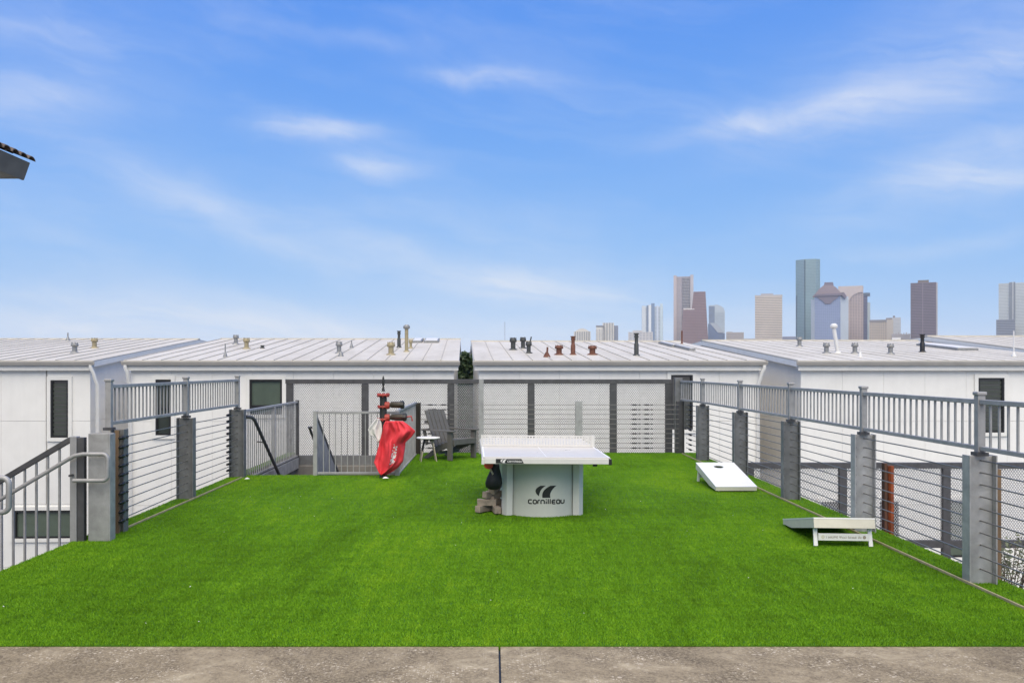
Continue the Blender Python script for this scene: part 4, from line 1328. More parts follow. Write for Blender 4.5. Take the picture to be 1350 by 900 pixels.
def townhouse(key, label, x0, x1, ridge_y, wins, pan=.57, cream_left=False, pipes=(), z_e=ZE):
    t = thing('townhouse', label, 'townhouse', ((x0 + x1) / 2, 30, GZ), group='row of white townhouses')
    zr = EYE + (VY - ridge_y) / FPX * YR
    m = (zr - z_e) / (YR - YE)
    wx0, wx1 = x0 + .16, x1 - .16
    yb = YR + 8.0
    zb_ = zr - .35
    def zt(y): return z_e - .16 + m * (y - YE)
    # body
    core = MB().prism_x([(YW + .07, GZ), (yb, GZ), (yb, zb_ - .06), (YR, zt(YR)), (YW + .07, zt(YW))], wx0 + .02, wx1 - .02)
    core.build('wall', TRIM, t)
    holes = []
    for w in wins:
        a, b, c, d = wpx(*w[:4])
        holes.append(window(a, b, c, d, t, w[4], *(w[5:])))
    zlev = [GZ + .02, -4.2, EYE - 180 / FPX * YW, EYE - 70 / FPX * YW, z_e - .22]
    n = max(3, round((wx1 - wx0) / 1.26))
    for i in range(n):
        a, b = wx0 + (wx1 - wx0) * i / n, wx0 + (wx1 - wx0) * (i + 1) / n
        for c, d in zip(zlev[:-1], zlev[1:]):
            for (p, q, r, s) in cut_rects(a + .0028, b - .0028, c + .004, d - .004, holes):
                MB().box(p, q, YW, YW + .066, r, s).build('wall_panel', WALL, t)
    # side walls in tall panels
    for sx, wm in ((0, WALLC if cream_left else WALL), (1, WALL)):
        k = 8
        for i in range(k):
            y0, y1 = YW + .02 + (YR - YW) * i / k, YW + .02 + (YR - YW) * (i + 1) / k - .006
            X0, X1 = (wx0, wx0 + .019) if sx == 0 else (wx1 - .019, wx1)
            for c, d in ((GZ + .02, EYE - 70 / FPX * YW - .005), (EYE - 70 / FPX * YW + .005, None)):
                poly = [(y0, c), (y1, c), (y1, d if d is not None else zt(y1) - .01), (y0, d if d is not None else zt(y0) - .01)]
                MB().prism_x(poly, X0, X1).build('wall_panel', wm, t)
    # roof: pans with standing seams, one object each
    np_ = max(4, round((x1 - x0) / pan)); pw = (x1 - x0) / np_
    src = None
    for i in range(np_):
        if src is None:
            p = MB()
            p.add([(0.002, YE, z_e - .03), (pw - .002, YE, z_e - .03), (pw - .002, YR, zr - .03), (.002, YR, zr - .03),
                   (0.002, YE, z_e), (pw - .002, YE, z_e), (pw - .002, YR, zr), (.002, YR, zr)],
                  [(3, 2, 1, 0), (4, 5, 6, 7), (0, 1, 5, 4), (1, 2, 6, 5), (2, 3, 7, 6), (3, 0, 4, 7)])
            src = p.build('roof_panel', ROOFM, t, o=(0, 0, 0))
            src.location = Vector((x0, 0, 0)) - Vector(origin_of(t))
            sh = .014 if key in 'abc' else .007
            q = MB().bar((0, YE + .01, z_e + sh), (0, YR - .03, zr + sh), .018, sh * 2)
            sm = q.build('roof_seam', SEAM if key in 'abc' else ROOFM, t, o=(0, 0, 0)); sm.location = Vector((x0 + .02, 0, 0)) - Vector(origin_of(t))
        else:
            dup_piece(src, Vector((x0 + i * pw, 0, 0)) - Vector(origin_of(t)), t)
            dup_piece(sm, Vector((x0 + i * pw, 0, 0)) - Vector(origin_of(t)), t)
    rc = MB().bar((x0 - .01, YR, zr + .015), (x1 + .01, YR, zr + .015), .22, .05); rc.build('ridge_cap', SEAM, t)
    bk = MB().add([(x0, YR, zr - .01), (x1, YR, zr - .01), (x1, yb + .3, zb_), (x0, yb + .3, zb_), (x0, YR, zr - .04), (x1, YR, zr - .04), (x1, yb + .3, zb_ - .03), (x0, yb + .3, zb_ - .03)],
                  [(0, 1, 2, 3), (7, 6, 5, 4), (0, 3, 7, 4), (1, 5, 6, 2), (2, 6, 7, 3)])
    bk.build('rear_roof', ROOFM, t)
    # verge boards on both gables
    for xx_ in (x0 + .012, x1 - .012):
        MB().bar((xx_, YE + .01, z_e - .115), (xx_, YR, zr - .115), .024, .16).build('verge_board', TRIM, t)
        MB().bar((xx_, YR + .02, zr - .12), (xx_, yb + .3, zb_ - .12), .024, .17).build('verge_board', TRIM, t)
    # gutter, fascia, soffit
    g = MB().prism_x([(YE - .11, z_e - .02), (YE - .115, z_e - .045), (YE - .09, z_e - .14), (YE + .005, z_e - .14), (YE + .005, z_e - .02), (YE - .005, z_e - .02), (YE - .005, z_e - .125), (YE - .08, z_e - .125), (YE - .10, z_e - .02)][::-1], x0 - .03, x1 + .03)
    g.build('gutter', GUTTER, t)
    MB().box(x0 + .025, x1 - .025, YE + .007, YE + .03, z_e - .30, z_e - .035).build('fascia', TRIM, t)
    MB().box(x0 + .025, x1 - .025, YE + .03, YW + .01, z_e - .235, z_e - .215).build('soffit', TRIM, t)
    for (gx_, wx_, sgn) in pipes:
        MB().tube([(gx_, YE - .05, z_e - .14), (gx_, YE - .05, z_e - .22), (gx_ + sgn * .04, YE + .0, z_e - .34), (wx_ - sgn * .03, YW - .12, z_e - .62), (wx_, YW - .06, z_e - .74), (wx_, YW - .06, GZ + .1)],
                  .055, 10).build('downspout', TRIM, t)
    th_ = R(TURN); fx = (x0 + x1) / 2
    ROOFS[key] = (z_e, m, t, fx)
    t.rotation_euler = (0, 0, th_)
    dy = 30 - YE
    t.location = (fx - math.sin(th_) * dy, YE + math.cos(th_) * dy, GZ)
    return t


TURN = 1.9          # the row stands a little askew to the deck (deg)
SX_ = YE / FPX
b1x = (120 - VX) * SX_
townhouse('a', 'leftmost white townhouse with a tall slit window and a wide low window', b1x - 9.6, b1x, 447,
          [(65, 88, 501, 577, GLASS, None, True), (18, 98.5, 673, 710, GLASSG)], pipes=((b1x - .06, b1x + .10 - .02, 1),))
townhouse('b', 'white townhouse with a square green window behind the left fence and stairwell', (165.5 - VX) * SX_, (605 - VX) * SX_, 447,
          [(208, 228, 500, 573, GLASS, EYE - 52 / FPX * YW, False), (330, 372.5, 500, 546, GLASSG, EYE - 50 / FPX * YW)], pipes=(((169 - VX) * SX_, (172.5 - VX) * SX_, 1),))
townhouse('c', 'white townhouse with rusty and dark roof vents behind the table', (624.5 - VX) * SX_, (1012 - VX) * SX_, 450,
          [(885, 914, 494, 566, GLASS)], pipes=(((1009 - VX) * SX_, (1003 - VX) * SX_, -1),))
townhouse('d', 'white townhouse behind the right fence with a plain pale roof and cream side wall', (1049 - VX) * SX_, (1452 - VX) * SX_, 449,
          [(1290, 1325, 498, 570, GLASS, None, True), (1080, 1113, 660, 700, GLASS), (1158, 1183, 660, 720, GLASS), (1247, 1275, 659, 734, GLASSG)], cream_left=True)
townhouse('e', 'rightmost white townhouse, only its roof edge showing beyond the pale roof', (1462 - VX) * SX_, (1462 - VX) * SX_ + 9.5, 443.5, [])


def on_roof(key, x, y):
    ze, m, t, fx = ROOFS[key]
    c = (VY - y) / FPX
    th_ = R(TURN); co, si = math.cos(th_), math.sin(th_)
    # depth measured along the turned building
    a_ = (x - VX) / FPX
    k = co - a_ * si                       # local depth gained per unit of view depth
    d = (EYE - ze + m * (YE * co - fx * si)) / (m * k - c)
    p = px(x, y, d)
    q = Vector((p.x - fx, p.y - YE, 0))
    return Vector((fx + q.x * co + q.y * si, YE - q.x * si + q.y * co, p.z)), d, t


GV = GALVD
TANP = mat('tan_vent_paint', (0.31, 0.265, 0.165), 0.6, 0, 0.2, 12)
GVENT = mat('galvanised_vent', (0.25, 0.255, 0.26), 0.5, 0.3, 0.25, 14)
DVENT = mat('dark_vent', (0.055, 0.06, 0.06), 0.55, 0.2, 0.3, 14)
RVENT = mat('rusted_vent', (0.15, 0.06, 0.038), 0.75, 0, 0.45, 14)
WVENT = mat('white_vent_pipe', (0.62, 0.62, 0.62), 0.5, 0, 0.05, 8)


def vent(key, x, ybase, ytop, wpx_, style, m, lean=0, m2=None):
    p, d, t = on_roof(key, x, ybase)
    s = d / FPX
    h = (ybase - ytop) * s; r = wpx_ * s / 2
    mb = MB()
    X, Y, Z = p
    mb.lathe(X, Y, [(r * 1.5 if style != 'cone' else r * 3.2, -.03), (r * 1.45 if style != 'cone' else r * 3.0, .015), (r * .82 if style != 'cone' else r, .05 if style != 'cone' else .16)], 14, base=Z)
    if style == 'cap':
        mb.lathe(X, Y, [(r * .78, .01), (r * .78, h * .70)], 14, base=Z)
    elif style == 'pipe' or style == 'cone':
        if lean:
            mb.tube([(X, Y, Z), (X + lean * h, Y, Z + h * .8)], r * .8, 12)
        else:
            mb.lathe(X, Y, [(r * .8, 0), (r * .8, h)], 14, base=Z)
    else:                                   # 'stack': wide foot, neck and flared top
        mb.lathe(X, Y, [(r * .95, 0), (r * .95, h * .50), (r * .72, h * .56), (r * .72, h * .78), (r, h * .84), (r * .7, h * .92), (r * 1.15, h * .97), (r * 1.05, h)], 14, base=Z)
    v = mb.build('roof_vent', m, t)
    if style == 'cap':
        c = MB().lathe(X, Y, [(r * .95, h * .62), (r * 1.18, h * .66), (r * 1.18, h * .84), (r * .7, h * .97), (r * .2, h)], 14, base=Z)
        for k in range(6):
            a = 2 * PI * k / 6
            c.box(X + r * .95 * math.cos(a) - .012, X + r * .95 * math.cos(a) + .012, Y + r * .95 * math.sin(a) - .012, Y + r * .95 * math.sin(a) + .012, Z + h * .80, Z + h * 1.02)
        c.build('vent_cap', m2 or m, v)
    if style == 'pipe' and r > .05:
        e = Vector((X + lean * h, Y, Z + h * (.8 if lean else .84)))
        c = MB().lathe(e.x, e.y, [(r * .85, 0), (r * 1.45, .02), (r * 1.5, min(h * .13, r * 1.2)), (r * .8, min(h * .2, r * 1.9))], 12, base=e.z)
        c.build('vent_cap', m2 or m, v)
    return v


vent('a', 98.5, 465, 451.5, 8, 'cap', GVENT)
vent('a', 124.5, 458.5, 445.5, 7.5, 'cap', TANP)
vent('a', 89.5, 449, 438.5, 2, 'cone', GVENT)
vent('b', 297, 470.5, 453, 2, 'cone', GVENT)
vent('b', 311, 453.5, 441.5, 6.5, 'cap', GVENT)
vent('b', 325, 459.5, 445.5, 7.5, 'cap', TANP)
vent('b', 346, 459, 455, 4.5, 'cap', DVENT)
vent('b', 447, 465.5, 450.5, 7.5, 'cap', GVENT)
vent('b', 449.5, 469.5, 464, 2.4, 'cone', GVENT)
vent('b', 463.5, 458.5, 449, 1.8, 'cone', GVENT)
vent('b', 515.5, 467.5, 451, 9, 'cap', TANP)
vent('b', 526, 458, 436, 5, 'stack', DVENT)
vent('b', 536, 463.5, 428, 6, 'pipe', TANP, m2=GVENT)
vent('b', 541.5, 459, 448, 4.5, 'cap', TANP)
vent('c', 676.5, 461, 445, 8, 'cap', DVENT)
vent('c', 689.5, 459, 444.5, 7, 'cap', DVENT)
vent('c', 697.5, 455, 441, 2.2, 'pipe', DVENT, lean=.22)
vent('c', 697, 465.5, 450, 7, 'cap', DVENT)
vent('c', 721, 470.5, 454, 3.2, 'cone', RVENT, lean=.05)
vent('c', 737, 467.5, 455, 9.5, 'cap', RVENT)
vent('c', 755.5, 467.5, 443, 6.5, 'stack', RVENT)
vent('c', 781, 467.5, 455.5, 10, 'cap', RVENT)
vent('c', 839, 468.5, 439, 6.5, 'stack', DVENT)
vent('c', 899, 453, 436, 2.6, 'pipe', RVENT, m2=WVENT)
vent('d', 1054, 456.5, 444, 6.5, 'cap', GVENT)
vent('d', 1089.5, 465.5, 452, 7.5, 'cap', GVENT)
vent('d', 1104.5, 465, 424.5, 6.5, 'pipe', WVENT, lean=-.13)
vent('d', 1127, 465.5, 452, 7.5, 'cap', GVENT)
vent('d', 1134, 470, 457, 2, 'cone', WVENT)
vent('d', 1174, 466.5, 453, 7.5, 'cap', GVENT)
vent('d', 1216, 464, 440.5, 6.5, 'stack', BLACK, m2=WVENT)
vent('d', 1336.5, 470, 436, 2.2, 'cone', WVENT)
vent('d', 1346, 447.5, 443.5, 5, 'cap', DVENT)


def skylight(key, x0, y0, x1, y1):
    """low kerbed rooflight between two roof pixels (near right corner and far left corner)"""
    a, da, t = on_roof(key, x1, y1); b, db, _ = on_roof(key, x0, y0)
    ze, m, _t, _f = ROOFS[key]
    X0, X1, Y0, Y1 = min(a.x, b.x), max(a.x, b.x), min(a.y, b.y), max(a.y, b.y)
    mb = MB()
    def zz_(y, o): return ze + m * (y - YE) + o
    mb.add([(X0, Y0, zz_(Y0, -.02)), (X1, Y0, zz_(Y0, -.02)), (X1, Y1, zz_(Y1, -.02)), (X0, Y1, zz_(Y1, -.02)),
            (X0, Y0, zz_(Y0, .08)), (X1, Y0, zz_(Y0, .08)), (X1, Y1, zz_(Y1, .08)), (X0, Y1, zz_(Y1, .08))],
           [(3, 2, 1, 0), (4, 5, 6, 7), (0, 1, 5, 4), (1, 2, 6, 5), (2, 3, 7, 6), (3, 0, 4, 7)])
    s = mb.build('skylight', GVENT, t)
    k = .05
    MB().add([(X0 + k, Y0 + k, zz_(Y0 + k, .083)), (X1 - k, Y0 + k, zz_(Y0 + k, .083)), (X1 - k, Y1 - k, zz_(Y1 - k, .083)), (X0 + k, Y1 - k, zz_(Y1 - k, .083)),
              (X0 + k, Y0 + k, zz_(Y0 + k, .105)), (X1 - k, Y0 + k, zz_(Y0 + k, .105)), (X1 - k, Y1 - k, zz_(Y1 - k, .105)), (X0 + k, Y1 - k, zz_(Y1 - k, .105))],
             [(3, 2, 1, 0), (4, 5, 6, 7), (0, 1, 5, 4), (1, 2, 6, 5), (2, 3, 7, 6), (3, 0, 4, 7)]).build('skylight_glazing', WVENT, s)


skylight('b', 546, 448.5, 556, 452)
skylight('b', 561, 448.5, 578, 452)
skylight('c', 868, 453, 895, 457.5)
skylight('c', 887, 457, 917, 462.5)
skylight('d', 1208, 455.5, 1290, 462)

# ------------------------------------------------------------------ house at the left whose eave shows
HXE, HYE, HZ = -7.5, 14.0, 5.13
hs = thing('neighbouring_house', 'house corner at the upper left with brown tiled eave and grey fascia', 'house', (-10, 6, GZ))
MB().box(-16, -8.55, -4, 13.4, GZ, HZ - .28).build('wall', STUCCO, hs)
MB().add([(HXE - .11, -4.5, HZ - .26), (HXE - .11, HYE, HZ - .26), (-16, HYE, HZ - .26), (-16, -4.5, HZ - .26),
          (HXE - .11, -4.5, HZ - .24), (HXE - .11, HYE, HZ - .24), (-16, HYE, HZ - .24), (-16, -4.5, HZ - .24)],
         [(0, 1, 2, 3), (7, 6, 5, 4), (0, 4, 5, 1), (1, 5, 6, 2), (2, 6, 7, 3), (3, 7, 4, 0)]).build('soffit', FASCIA, hs)
MB().prism_y([(HXE - .13, HZ - .28), (HXE - .10, HZ - .28), (HXE + .0, HZ - .0), (HXE - .03, HZ - .0)], -4.5, HYE + .01).build('fascia', FASCIA, hs)
hp_ = .36
MB().prism_y([(HXE - .04, HZ - .03), (HXE - .0, HZ - .0), (-13, HZ + hp_ * 5.5), (-16, HZ + hp_ * 5.5), (-16, HZ - .03)], -4.5, HYE).build('roof', TILEM, hs)
src = None
for r in range(4):
    for i in range(20):
        y = HYE - .06 - i * .235
        cx = HXE + .07 - r * .36
        z = HZ + .025 + hp_ * r * .36 + .0
        if src is None:
            tl = MB(); vs = []; n = 8
            for k, (dx, dz, rr) in enumerate(((0, 0, .105), (-.40, .40 * hp_ + .015, .088))):
                for j in range(n + 1):
                    a = PI * j / n
                    vs.append((dx, -rr * math.cos(a), dz + rr * .62 * math.sin(a)))
                for j in range(n + 1):
                    a = PI * j / n
                    vs.append((dx, -(rr - .018) * math.cos(a), dz + (rr - .018) * .62 * math.sin(a) - .003))
            w = n + 1; fs = []
            for j in range(n):
                fs += [(j, 2 * w + j, 2 * w + j + 1, j + 1), (w + j, w + j + 1, 3 * w + j + 1, 3 * w + j), (j, j + 1, w + j + 1, w + j), (2 * w + j, 3 * w + j, 3 * w + j + 1, 2 * w + j + 1)]
            tl.add(vs, fs)
            src = tl.build('roof_tile', TILEM, hs, local=True); ob = src
        else:
            ob = src.copy(); COL.objects.link(ob)
        ob.location = Vector((cx, y, z)) - Vector(origin_of(hs))

# ------------------------------------------------------------------ far city towers
def tmat(name, col, rough=.35, spec=.5, noise=.08):
    return mat(name, tuple(min(.8, c * k) for c, k in zip(col, (1.2, 1.17, 1.12))), rough, 0, noise, .02, spec=spec)


def tower(label, x0, x1, ytop, d, wallc, glassc, style='bands', depth=None, fh=4.0, turn=0, parts=(), name='office_tower', cat='office tower', ybase=None, body=True, bay=6.0, prot=.5):
    """a tower between photo columns x0..x1 whose roof stands at photo row ytop, at distance d"""
    s = d / FPX
    X0, X1 = (x0 - VX) * s, (x1 - VX) * s
    Z1 = EYE + (VY - ytop) * s
    dep = depth or max(24, (X1 - X0) * .8)
    t = thing(name, label, cat, ((X0 + X1) / 2, d, GZ), group='far city skyline towers')
    wm = tmat('tower_wall_%d_%d_%d' % tuple(int(c * 100) for c in wallc), wallc, .6)
    gm = tmat('tower_glass_%d_%d_%d' % tuple(int(c * 100) for c in glassc), glassc, .22, .7)
    if body: MB().box(X0, X1, d, d + dep, GZ, Z1).build('body', gm, t)
    box_style(style, X0, X1, d, dep, GZ + 20, Z1, wm, t, fh, bay, prot)
    return t, X0, X1, Z1, s, wm, gm


def box_style(style, X0, X1, d, dep, z0, Z1, wm, t, fh=4.0, bay=6.0, prot=.5):
    fb = MB(); p = prot
    if style in ('bands', 'grid'):
        k = int((Z1 - z0) / fh)
        for i in range(k + 1):
            z = Z1 - i * fh
            fb.box(X0 - p, X1 + p, d - p, d + dep + p, z - fh * .5, z)
        fb.build('floor_bands', wm, t, kind='stuff')
    if style in ('fins', 'grid'):
        fb = MB(); n = max(2, round((X1 - X0) / bay)); p2 = p + .15
        for i in range(n + 1):
            x = X0 + (X1 - X0) * i / n
            fb.box(x - bay * .16, x + bay * .16, d - p2, d + .2, z0, Z1 + .3)
        nd = max(2, round(dep / bay))
        for i in range(nd + 1):
            y = d + dep * i / nd
            for x in (X0, X1): fb.box(x - p2, x + p2, y - bay * .16, y + bay * .16, z0, Z1 + .25)
        fb.build('facade_fins', wm, t, kind='stuff')


D0 = 2350.0
# low pale blocks at the left
t, X0, X1, Z1, s, wm, gm = tower('small pale round topped block at the far left of the skyline', 757, 778, 437, 2500, (.56, .54, .50), (.30, .30, .30), 'fins', bay=7)
MB().prism_y([(X0 + (X1 - X0) * (0.04 + .92 * k / 12), Z1 + 9 * math.sin(PI * k / 12) + .2) for k in range(13)][::-1], 2501, 2515).build('curved_roof', wm, t)
t, X0, X1, Z1, s, wm, gm = tower('small pale block with a grey capped wing, second from the left of the skyline', 795, 809, 425.5, 2450, (.60, .58, .54), (.33, .33, .33), 'fins', bay=7)
MB().box(X0 - 19, X0 - 1, 2440, 2470, GZ, EYE + (VY - 431) * s).build('wing', wm, t)
MB().box(X0 - 20, X0 + 2, 2439, 2471, EYE + (VY - 431) * s, EYE + (VY - 429.5) * s + 1).build('wing_roof', tmat('slate_grey', (.20, .20, .22)), t)
box_style('fins', X0 - 19, X0 - 1, 2440, 30, 20, EYE + (VY - 434) * s, tmat('slate_pier', (.28, .29, .31)), t, bay=5)
MB().box(X1 + .6, X1 + 13, 2455, 2480, GZ, EYE + (VY - 429) * s).build('wing', tmat('slate_blue_glass', (.20, .22, .28)), t)  # right wing in one even dark slate blue
t, X0, X1, Z1, s, wm, gm = tower('low pale block standing in front of the silver glass tower', 829, 860, 437.5, 2200, (.50, .49, .50), (.36, .37, .40), 'grid', bay=8)
MB().box(X0 + 10, X0 + 34, 2206, 2225, Z1 + .3, Z1 + 4.5).build('penthouse', wm, t)
# silver glass tower
t, X0, X1, Z1, s, wm, gm = tower('silver blue glass tower with upright strips and a stepped top', 846, 874, 404, 2300, (.50, .55, .60), (.27, .33, .42), 'bands', fh=3.6, prot=.15)
for (a, b, yt, mm) in ((846.3, 851.3, 403, (.52, .56, .60)), (852.5, 855, 402.5, (.16, .20, .28)), (855, 858.5, 402, (.62, .65, .68)), (858.5, 863, 399.8, (.17, .23, .34)), (865.5, 868, 402.5, (.5, .56, .66)), (870.3, 873.7, 400.5, (.47, .56, .62))):
    MB().box((a - VX) * s, (b - VX) * s, 2298.4 - (b - a) * .1, 2330, GZ, EYE + (VY - yt) * s).build('facade_strip', tmat('strip_%d' % int(a * 10), mm, .3, .6), t)
# tall grey-pink tower with louvred middle
t, X0, X1, Z1, s, wm, gm = tower('tall pinkish grey tower with a dark louvred recess', 888, 914, 364.5, 2400, (.37, .33, .34), (.27, .25, .28), 'bands', fh=3.4, prot=.12)
MB().box((899.5 - VX) * s, (909.5 - VX) * s, 2398, 2410, GZ + 100, EYE + (VY - 365.5) * s).build('recess', tmat('recess_dark', (.10, .10, .12)), t)
lv = MB()
for i in range(36):
    z = EYE + (VY - 366) * s - i * 4.2
    if z < 150: break
    lv.box((899.7 - VX) * s, (909.3 - VX) * s, 2396.6, 2398.2, z - 1.9, z)
lv.build('louvres', tmat('louvre_grey', (.36, .34, .35)), t, kind='stuff')
MB().box((888 - VX) * s, (892 - VX) * s, 2396.4, 2430, GZ, EYE + (VY - 363) * s).build('corner_pier', tmat('pink_pier', (.44, .38, .38)), t)
MB().box((910 - VX) * s, (914.2 - VX) * s, 2396.4, 2430, GZ, EYE + (VY - 362.5) * s).build('corner_pier', tmat('grey_pier', (.42, .40, .42)), t)
# brown-red stepped gable tower
d = 2250; s = d / FPX
t = thing('office_tower', 'reddish brown stepped tower leaning to a narrow top, in front of the louvred tower', 'office tower', (0 + (915 - VX) * s, d, GZ), group='far city skyline towers')
def P_(x, y): return ((x - VX) * s, EYE + (VY - y) * s)
rb = tmat('brown_granite', (.25, .165, .165), .5); rbd = tmat('brown_glass', (.165, .12, .13), .3)
poly = [P_(897, 455), P_(934, 455), P_(930, 384.5), P_(914.5, 384.5), P_(912, 407), P_(900.5, 407.5)]
MB().prism_y([(poly[0][0], GZ), (poly[1][0], GZ)] + poly[1:], d, d + 50).build('body', rbd, t)
fb = MB()
z = GZ + 40
while z < poly[2][1] - 1:
    # half width at this height
    def xl(zq):
        yy = VY - (zq - EYE) / s
        return (900.5 - (yy - 407.5) / 47.5 * 3.5) if yy > 407.5 else (912 + (407 - yy) / 22.5 * 2.5)
    def xr(zq):
        yy = VY - (zq - EYE) / s
        return 930 + (yy - 384.5) / 70.5 * 4
    a, b = (xl(z) - VX) * s, (xr(z + 2.2) - VX) * s
    fb.box(a, b, d - .4, d + 50.4, z, z + 2.0); z += 4.0
fb.build('floor_bands', rb, t, kind='stuff')
MB().box(P_(912, 0)[0], P_(914.5, 0)[0] + 2, d - .5, d + 30, P_(0, 408)[1], P_(0, 407)[1]).build('setback_ledge', tmat('pale_ledge', (.6, .55, .53)), t)
MB().box(P_(901, 0)[0], P_(912, 0)[0], d - .5, d + 30, P_(0, 408)[1], P_(0, 406.6)[1]).build('setback_ledge', tmat('pale_ledge', (.6, .55, .53)), t)
# curved-top glass tower
d = 2420; s = d / FPX
t = thing('office_tower', 'pale glass tower with a curved top and slanted dark lower wing', 'office tower', ((945 - VX) * s, d, GZ), group='far city skyline towers')
cm = tmat('pale_blue_glass', (.40, .46, .52), .25, .6)
pts = [P_(934.5, 402.5), P_(942.5, 402)] + [P_(942.5 + 12.5 * math.sin(a), 409.5 - 8 * math.cos(a)) for a in [PI / 2 * k / 6 for k in range(7)]]
MB().prism_y([(P_(955.5, 0)[0], GZ)] + [(P_(955.5, 0)[0], P_(0, 410)[1])] + pts[::-1] + [(P_(934.5, 0)[0], GZ)], d, d + 40).build('body', cm, t)
MB().box(P_(934.5, 0)[0] - .3, P_(942.2, 0)[0], d - .6, d + 30, GZ, P_(0, 403.5)[1]).build('dark_strip', tmat('grey_blue_glass', (.17, .21, .29), .25, .6), t)
bd = MB()
for i in range(22): bd.box(P_(942.6, 0)[0], P_(955, 0)[0], d - .35, d, P_(0, 412)[1] - i * 4.2 - 1.6, P_(0, 412)[1] - i * 4.2)
bd.build('floor_bands', tmat('grey_blue_band', (.33, .39, .46)), t, kind='stuff')
MB().prism_y([P_(933.5, 470), P_(955.5, 470), P_(955.5, 440), P_(949, 438), P_(935, 427), P_(933.5, 427)], d - 20, d - 1).build('lower_wing', tmat('blue_wing_glass', (.13, .17, .27), .25, .6), t)
MB().prism_y([P_(936, 426), P_(944, 426), P_(955, 439), P_(946.5, 439)], d - 21.2, d - 20).build('sloping_roof', tmat('sloped_glass', (.36, .40, .46), .25, .6), t)
# low blocks
t, X0, X1, Z1, s, wm, gm = tower('low beige block between the curved glass tower and the striped beige tower', 957.5, 980.5, 438, 2100, (.36, .33, .31), (.26, .24, .24), 'bands', fh=4, prot=.3)
MB().box((958 - VX) * s, (966 - VX) * s, 2104, 2130, Z1, Z1 + 1.6).build('penthouse', wm, t)
tower('long low grey block at the foot of the striped beige tower', 980, 996, 446, 2050, (.42, .42, .43), (.32, .33, .35), 'bands', fh=4, prot=.3)
# beige striped slab
t, X0, X1, Z1, s, wm, gm = tower('square beige tower with fine horizontal stripes and flat penthouse', 995.5, 1031, 391, 2150, (.58, .51, .44), (.28, .26, .245), 'bands', fh=4.2, prot=.5)
MB().box(X0 - .7, X1 + .7, 2149.2, 2180, Z1, Z1 + 4.2).build('parapet', tmat('beige_parapet', (.44, .41, .39)), t)
MB().box((1003 - VX) * s, (1019.5 - VX) * s, 2155, 2175, Z1 + 4.2, Z1 + 8.2).build('penthouse', tmat('grey_penthouse', (.30, .29, .31)), t)
tower('low slate grey block between the beige tower and the tallest teal tower', 1031.5, 1049, 443.5, 2060, (.22, .23, .30), (.17, .18, .24), 'bands', fh=4, prot=.3)
# tallest teal tower
d = 2350; s = d / FPX
t = thing('office_tower', 'tallest teal glass tower with a dark upright seam', 'office tower', ((1065 - VX) * s, d, GZ), group='far city skyline towers')
tg = tmat('teal_glass', (.20, .295, .325), .25, .6, .15); tg2 = tmat('teal_stone', (.235, .335, .36), .4); tgd = tmat('teal_seam', (.05, .08, .10), .3)
plan = [((1049 - VX) * s, d + 16), ((1061 - VX) * s, d), ((1075.5 - VX) * s, d), ((1081 - VX) * s, d + 14), ((1081 - VX) * s, d + 50), ((1049 - VX) * s, d + 50)]
ZT = EYE + (VY - 341.5) * s
MB().prism(plan, GZ, ZT).build('body', tg, t)
bb = MB()
for i in range(66):
    z = ZT - i * 4.1
    pl2 = [(x + (-.5 if x < (1061 - VX) * s - 1 else .5 if x > (1076 - VX) * s else 0), y - .5 if y < d + 30 else y + .5) for x, y in plan]
    bb.prism(pl2, z - 1.7, z)
bb.build('floor_bands', tg2, t, kind='stuff')
MB().box((1060.5 - VX) * s, (1061.8 - VX) * s, d - 1.2, d + 6, GZ, ZT - 2).build('seam', tgd, t)
MB().box((1049.3 - VX) * s, (1051 - VX) * s, d + 13.0, d + 20, GZ, EYE + (VY - 388) * s).build('dark_edge', tmat('dark_teal_edge', (.08, .12, .16), .3), t)
# blue tower with brown stepped crown
d = 2200; s = d / FPX
t, X0, X1, Z1, s, wm, gm = tower('blue glass tower with a brown stepped crown hanging over its front', 1074.5, 1107.5, 389, 2200, (.22, .27, .42), (.17, .22, .36), 'grid', fh=4.0, bay=5, prot=.15, depth=40)
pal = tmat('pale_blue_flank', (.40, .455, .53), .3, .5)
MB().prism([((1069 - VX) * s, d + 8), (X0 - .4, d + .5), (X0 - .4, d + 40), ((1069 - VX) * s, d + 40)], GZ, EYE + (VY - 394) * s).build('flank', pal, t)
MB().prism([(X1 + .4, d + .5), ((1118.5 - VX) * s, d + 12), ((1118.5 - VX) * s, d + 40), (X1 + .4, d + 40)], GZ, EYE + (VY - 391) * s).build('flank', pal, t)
cr_ = tmat('brown_crown', (.235, .185, .205), .5); crd = tmat('brown_crown_edge', (.15, .125, .16), .5)
MB().prism_y([P_(1074, 388), P_(1110, 388), P_(1106, 383.5), P_(1102, 379), P_(1097, 376), P_(1086, 376), P_(1081, 379.5), P_(1077, 384)], d - 3, d + 36).build('crown', cr_, t)
MB().prism_y([P_(1086, 376), P_(1099, 376), P_(1098, 372), P_(1087, 372)], d + 2, d + 26).build('crown_top', crd, t)
MB().prism_y([P_(1076, 389.5), P_(1080, 394), P_(1085, 397), P_(1088, 400.5), P_(1095, 400.5), P_(1098, 397), P_(1104, 393), P_(1107, 389.5)], d - 2.2, d - .2).build('crown_apron', crd, t)
MB().prism_y([P_(1074, 390), P_(1111, 390), P_(1111, 387.3), P_(1074, 387.3)], d - 4.5, d + 37).build('crown_ledge', crd, t)
MB().prism_y([P_(1109, 386), P_(1111, 391), P_(1114.5, 394), P_(1116, 391.5), P_(1112.5, 386)], d - 4, d + 20).build('crown_corner', crd, t)
MB().prism_y([P_(1071, 391), P_(1077, 391), P_(1077, 387), P_(1074, 387)], d - 3.2, d + 20).build('crown_corner', cr_, t)
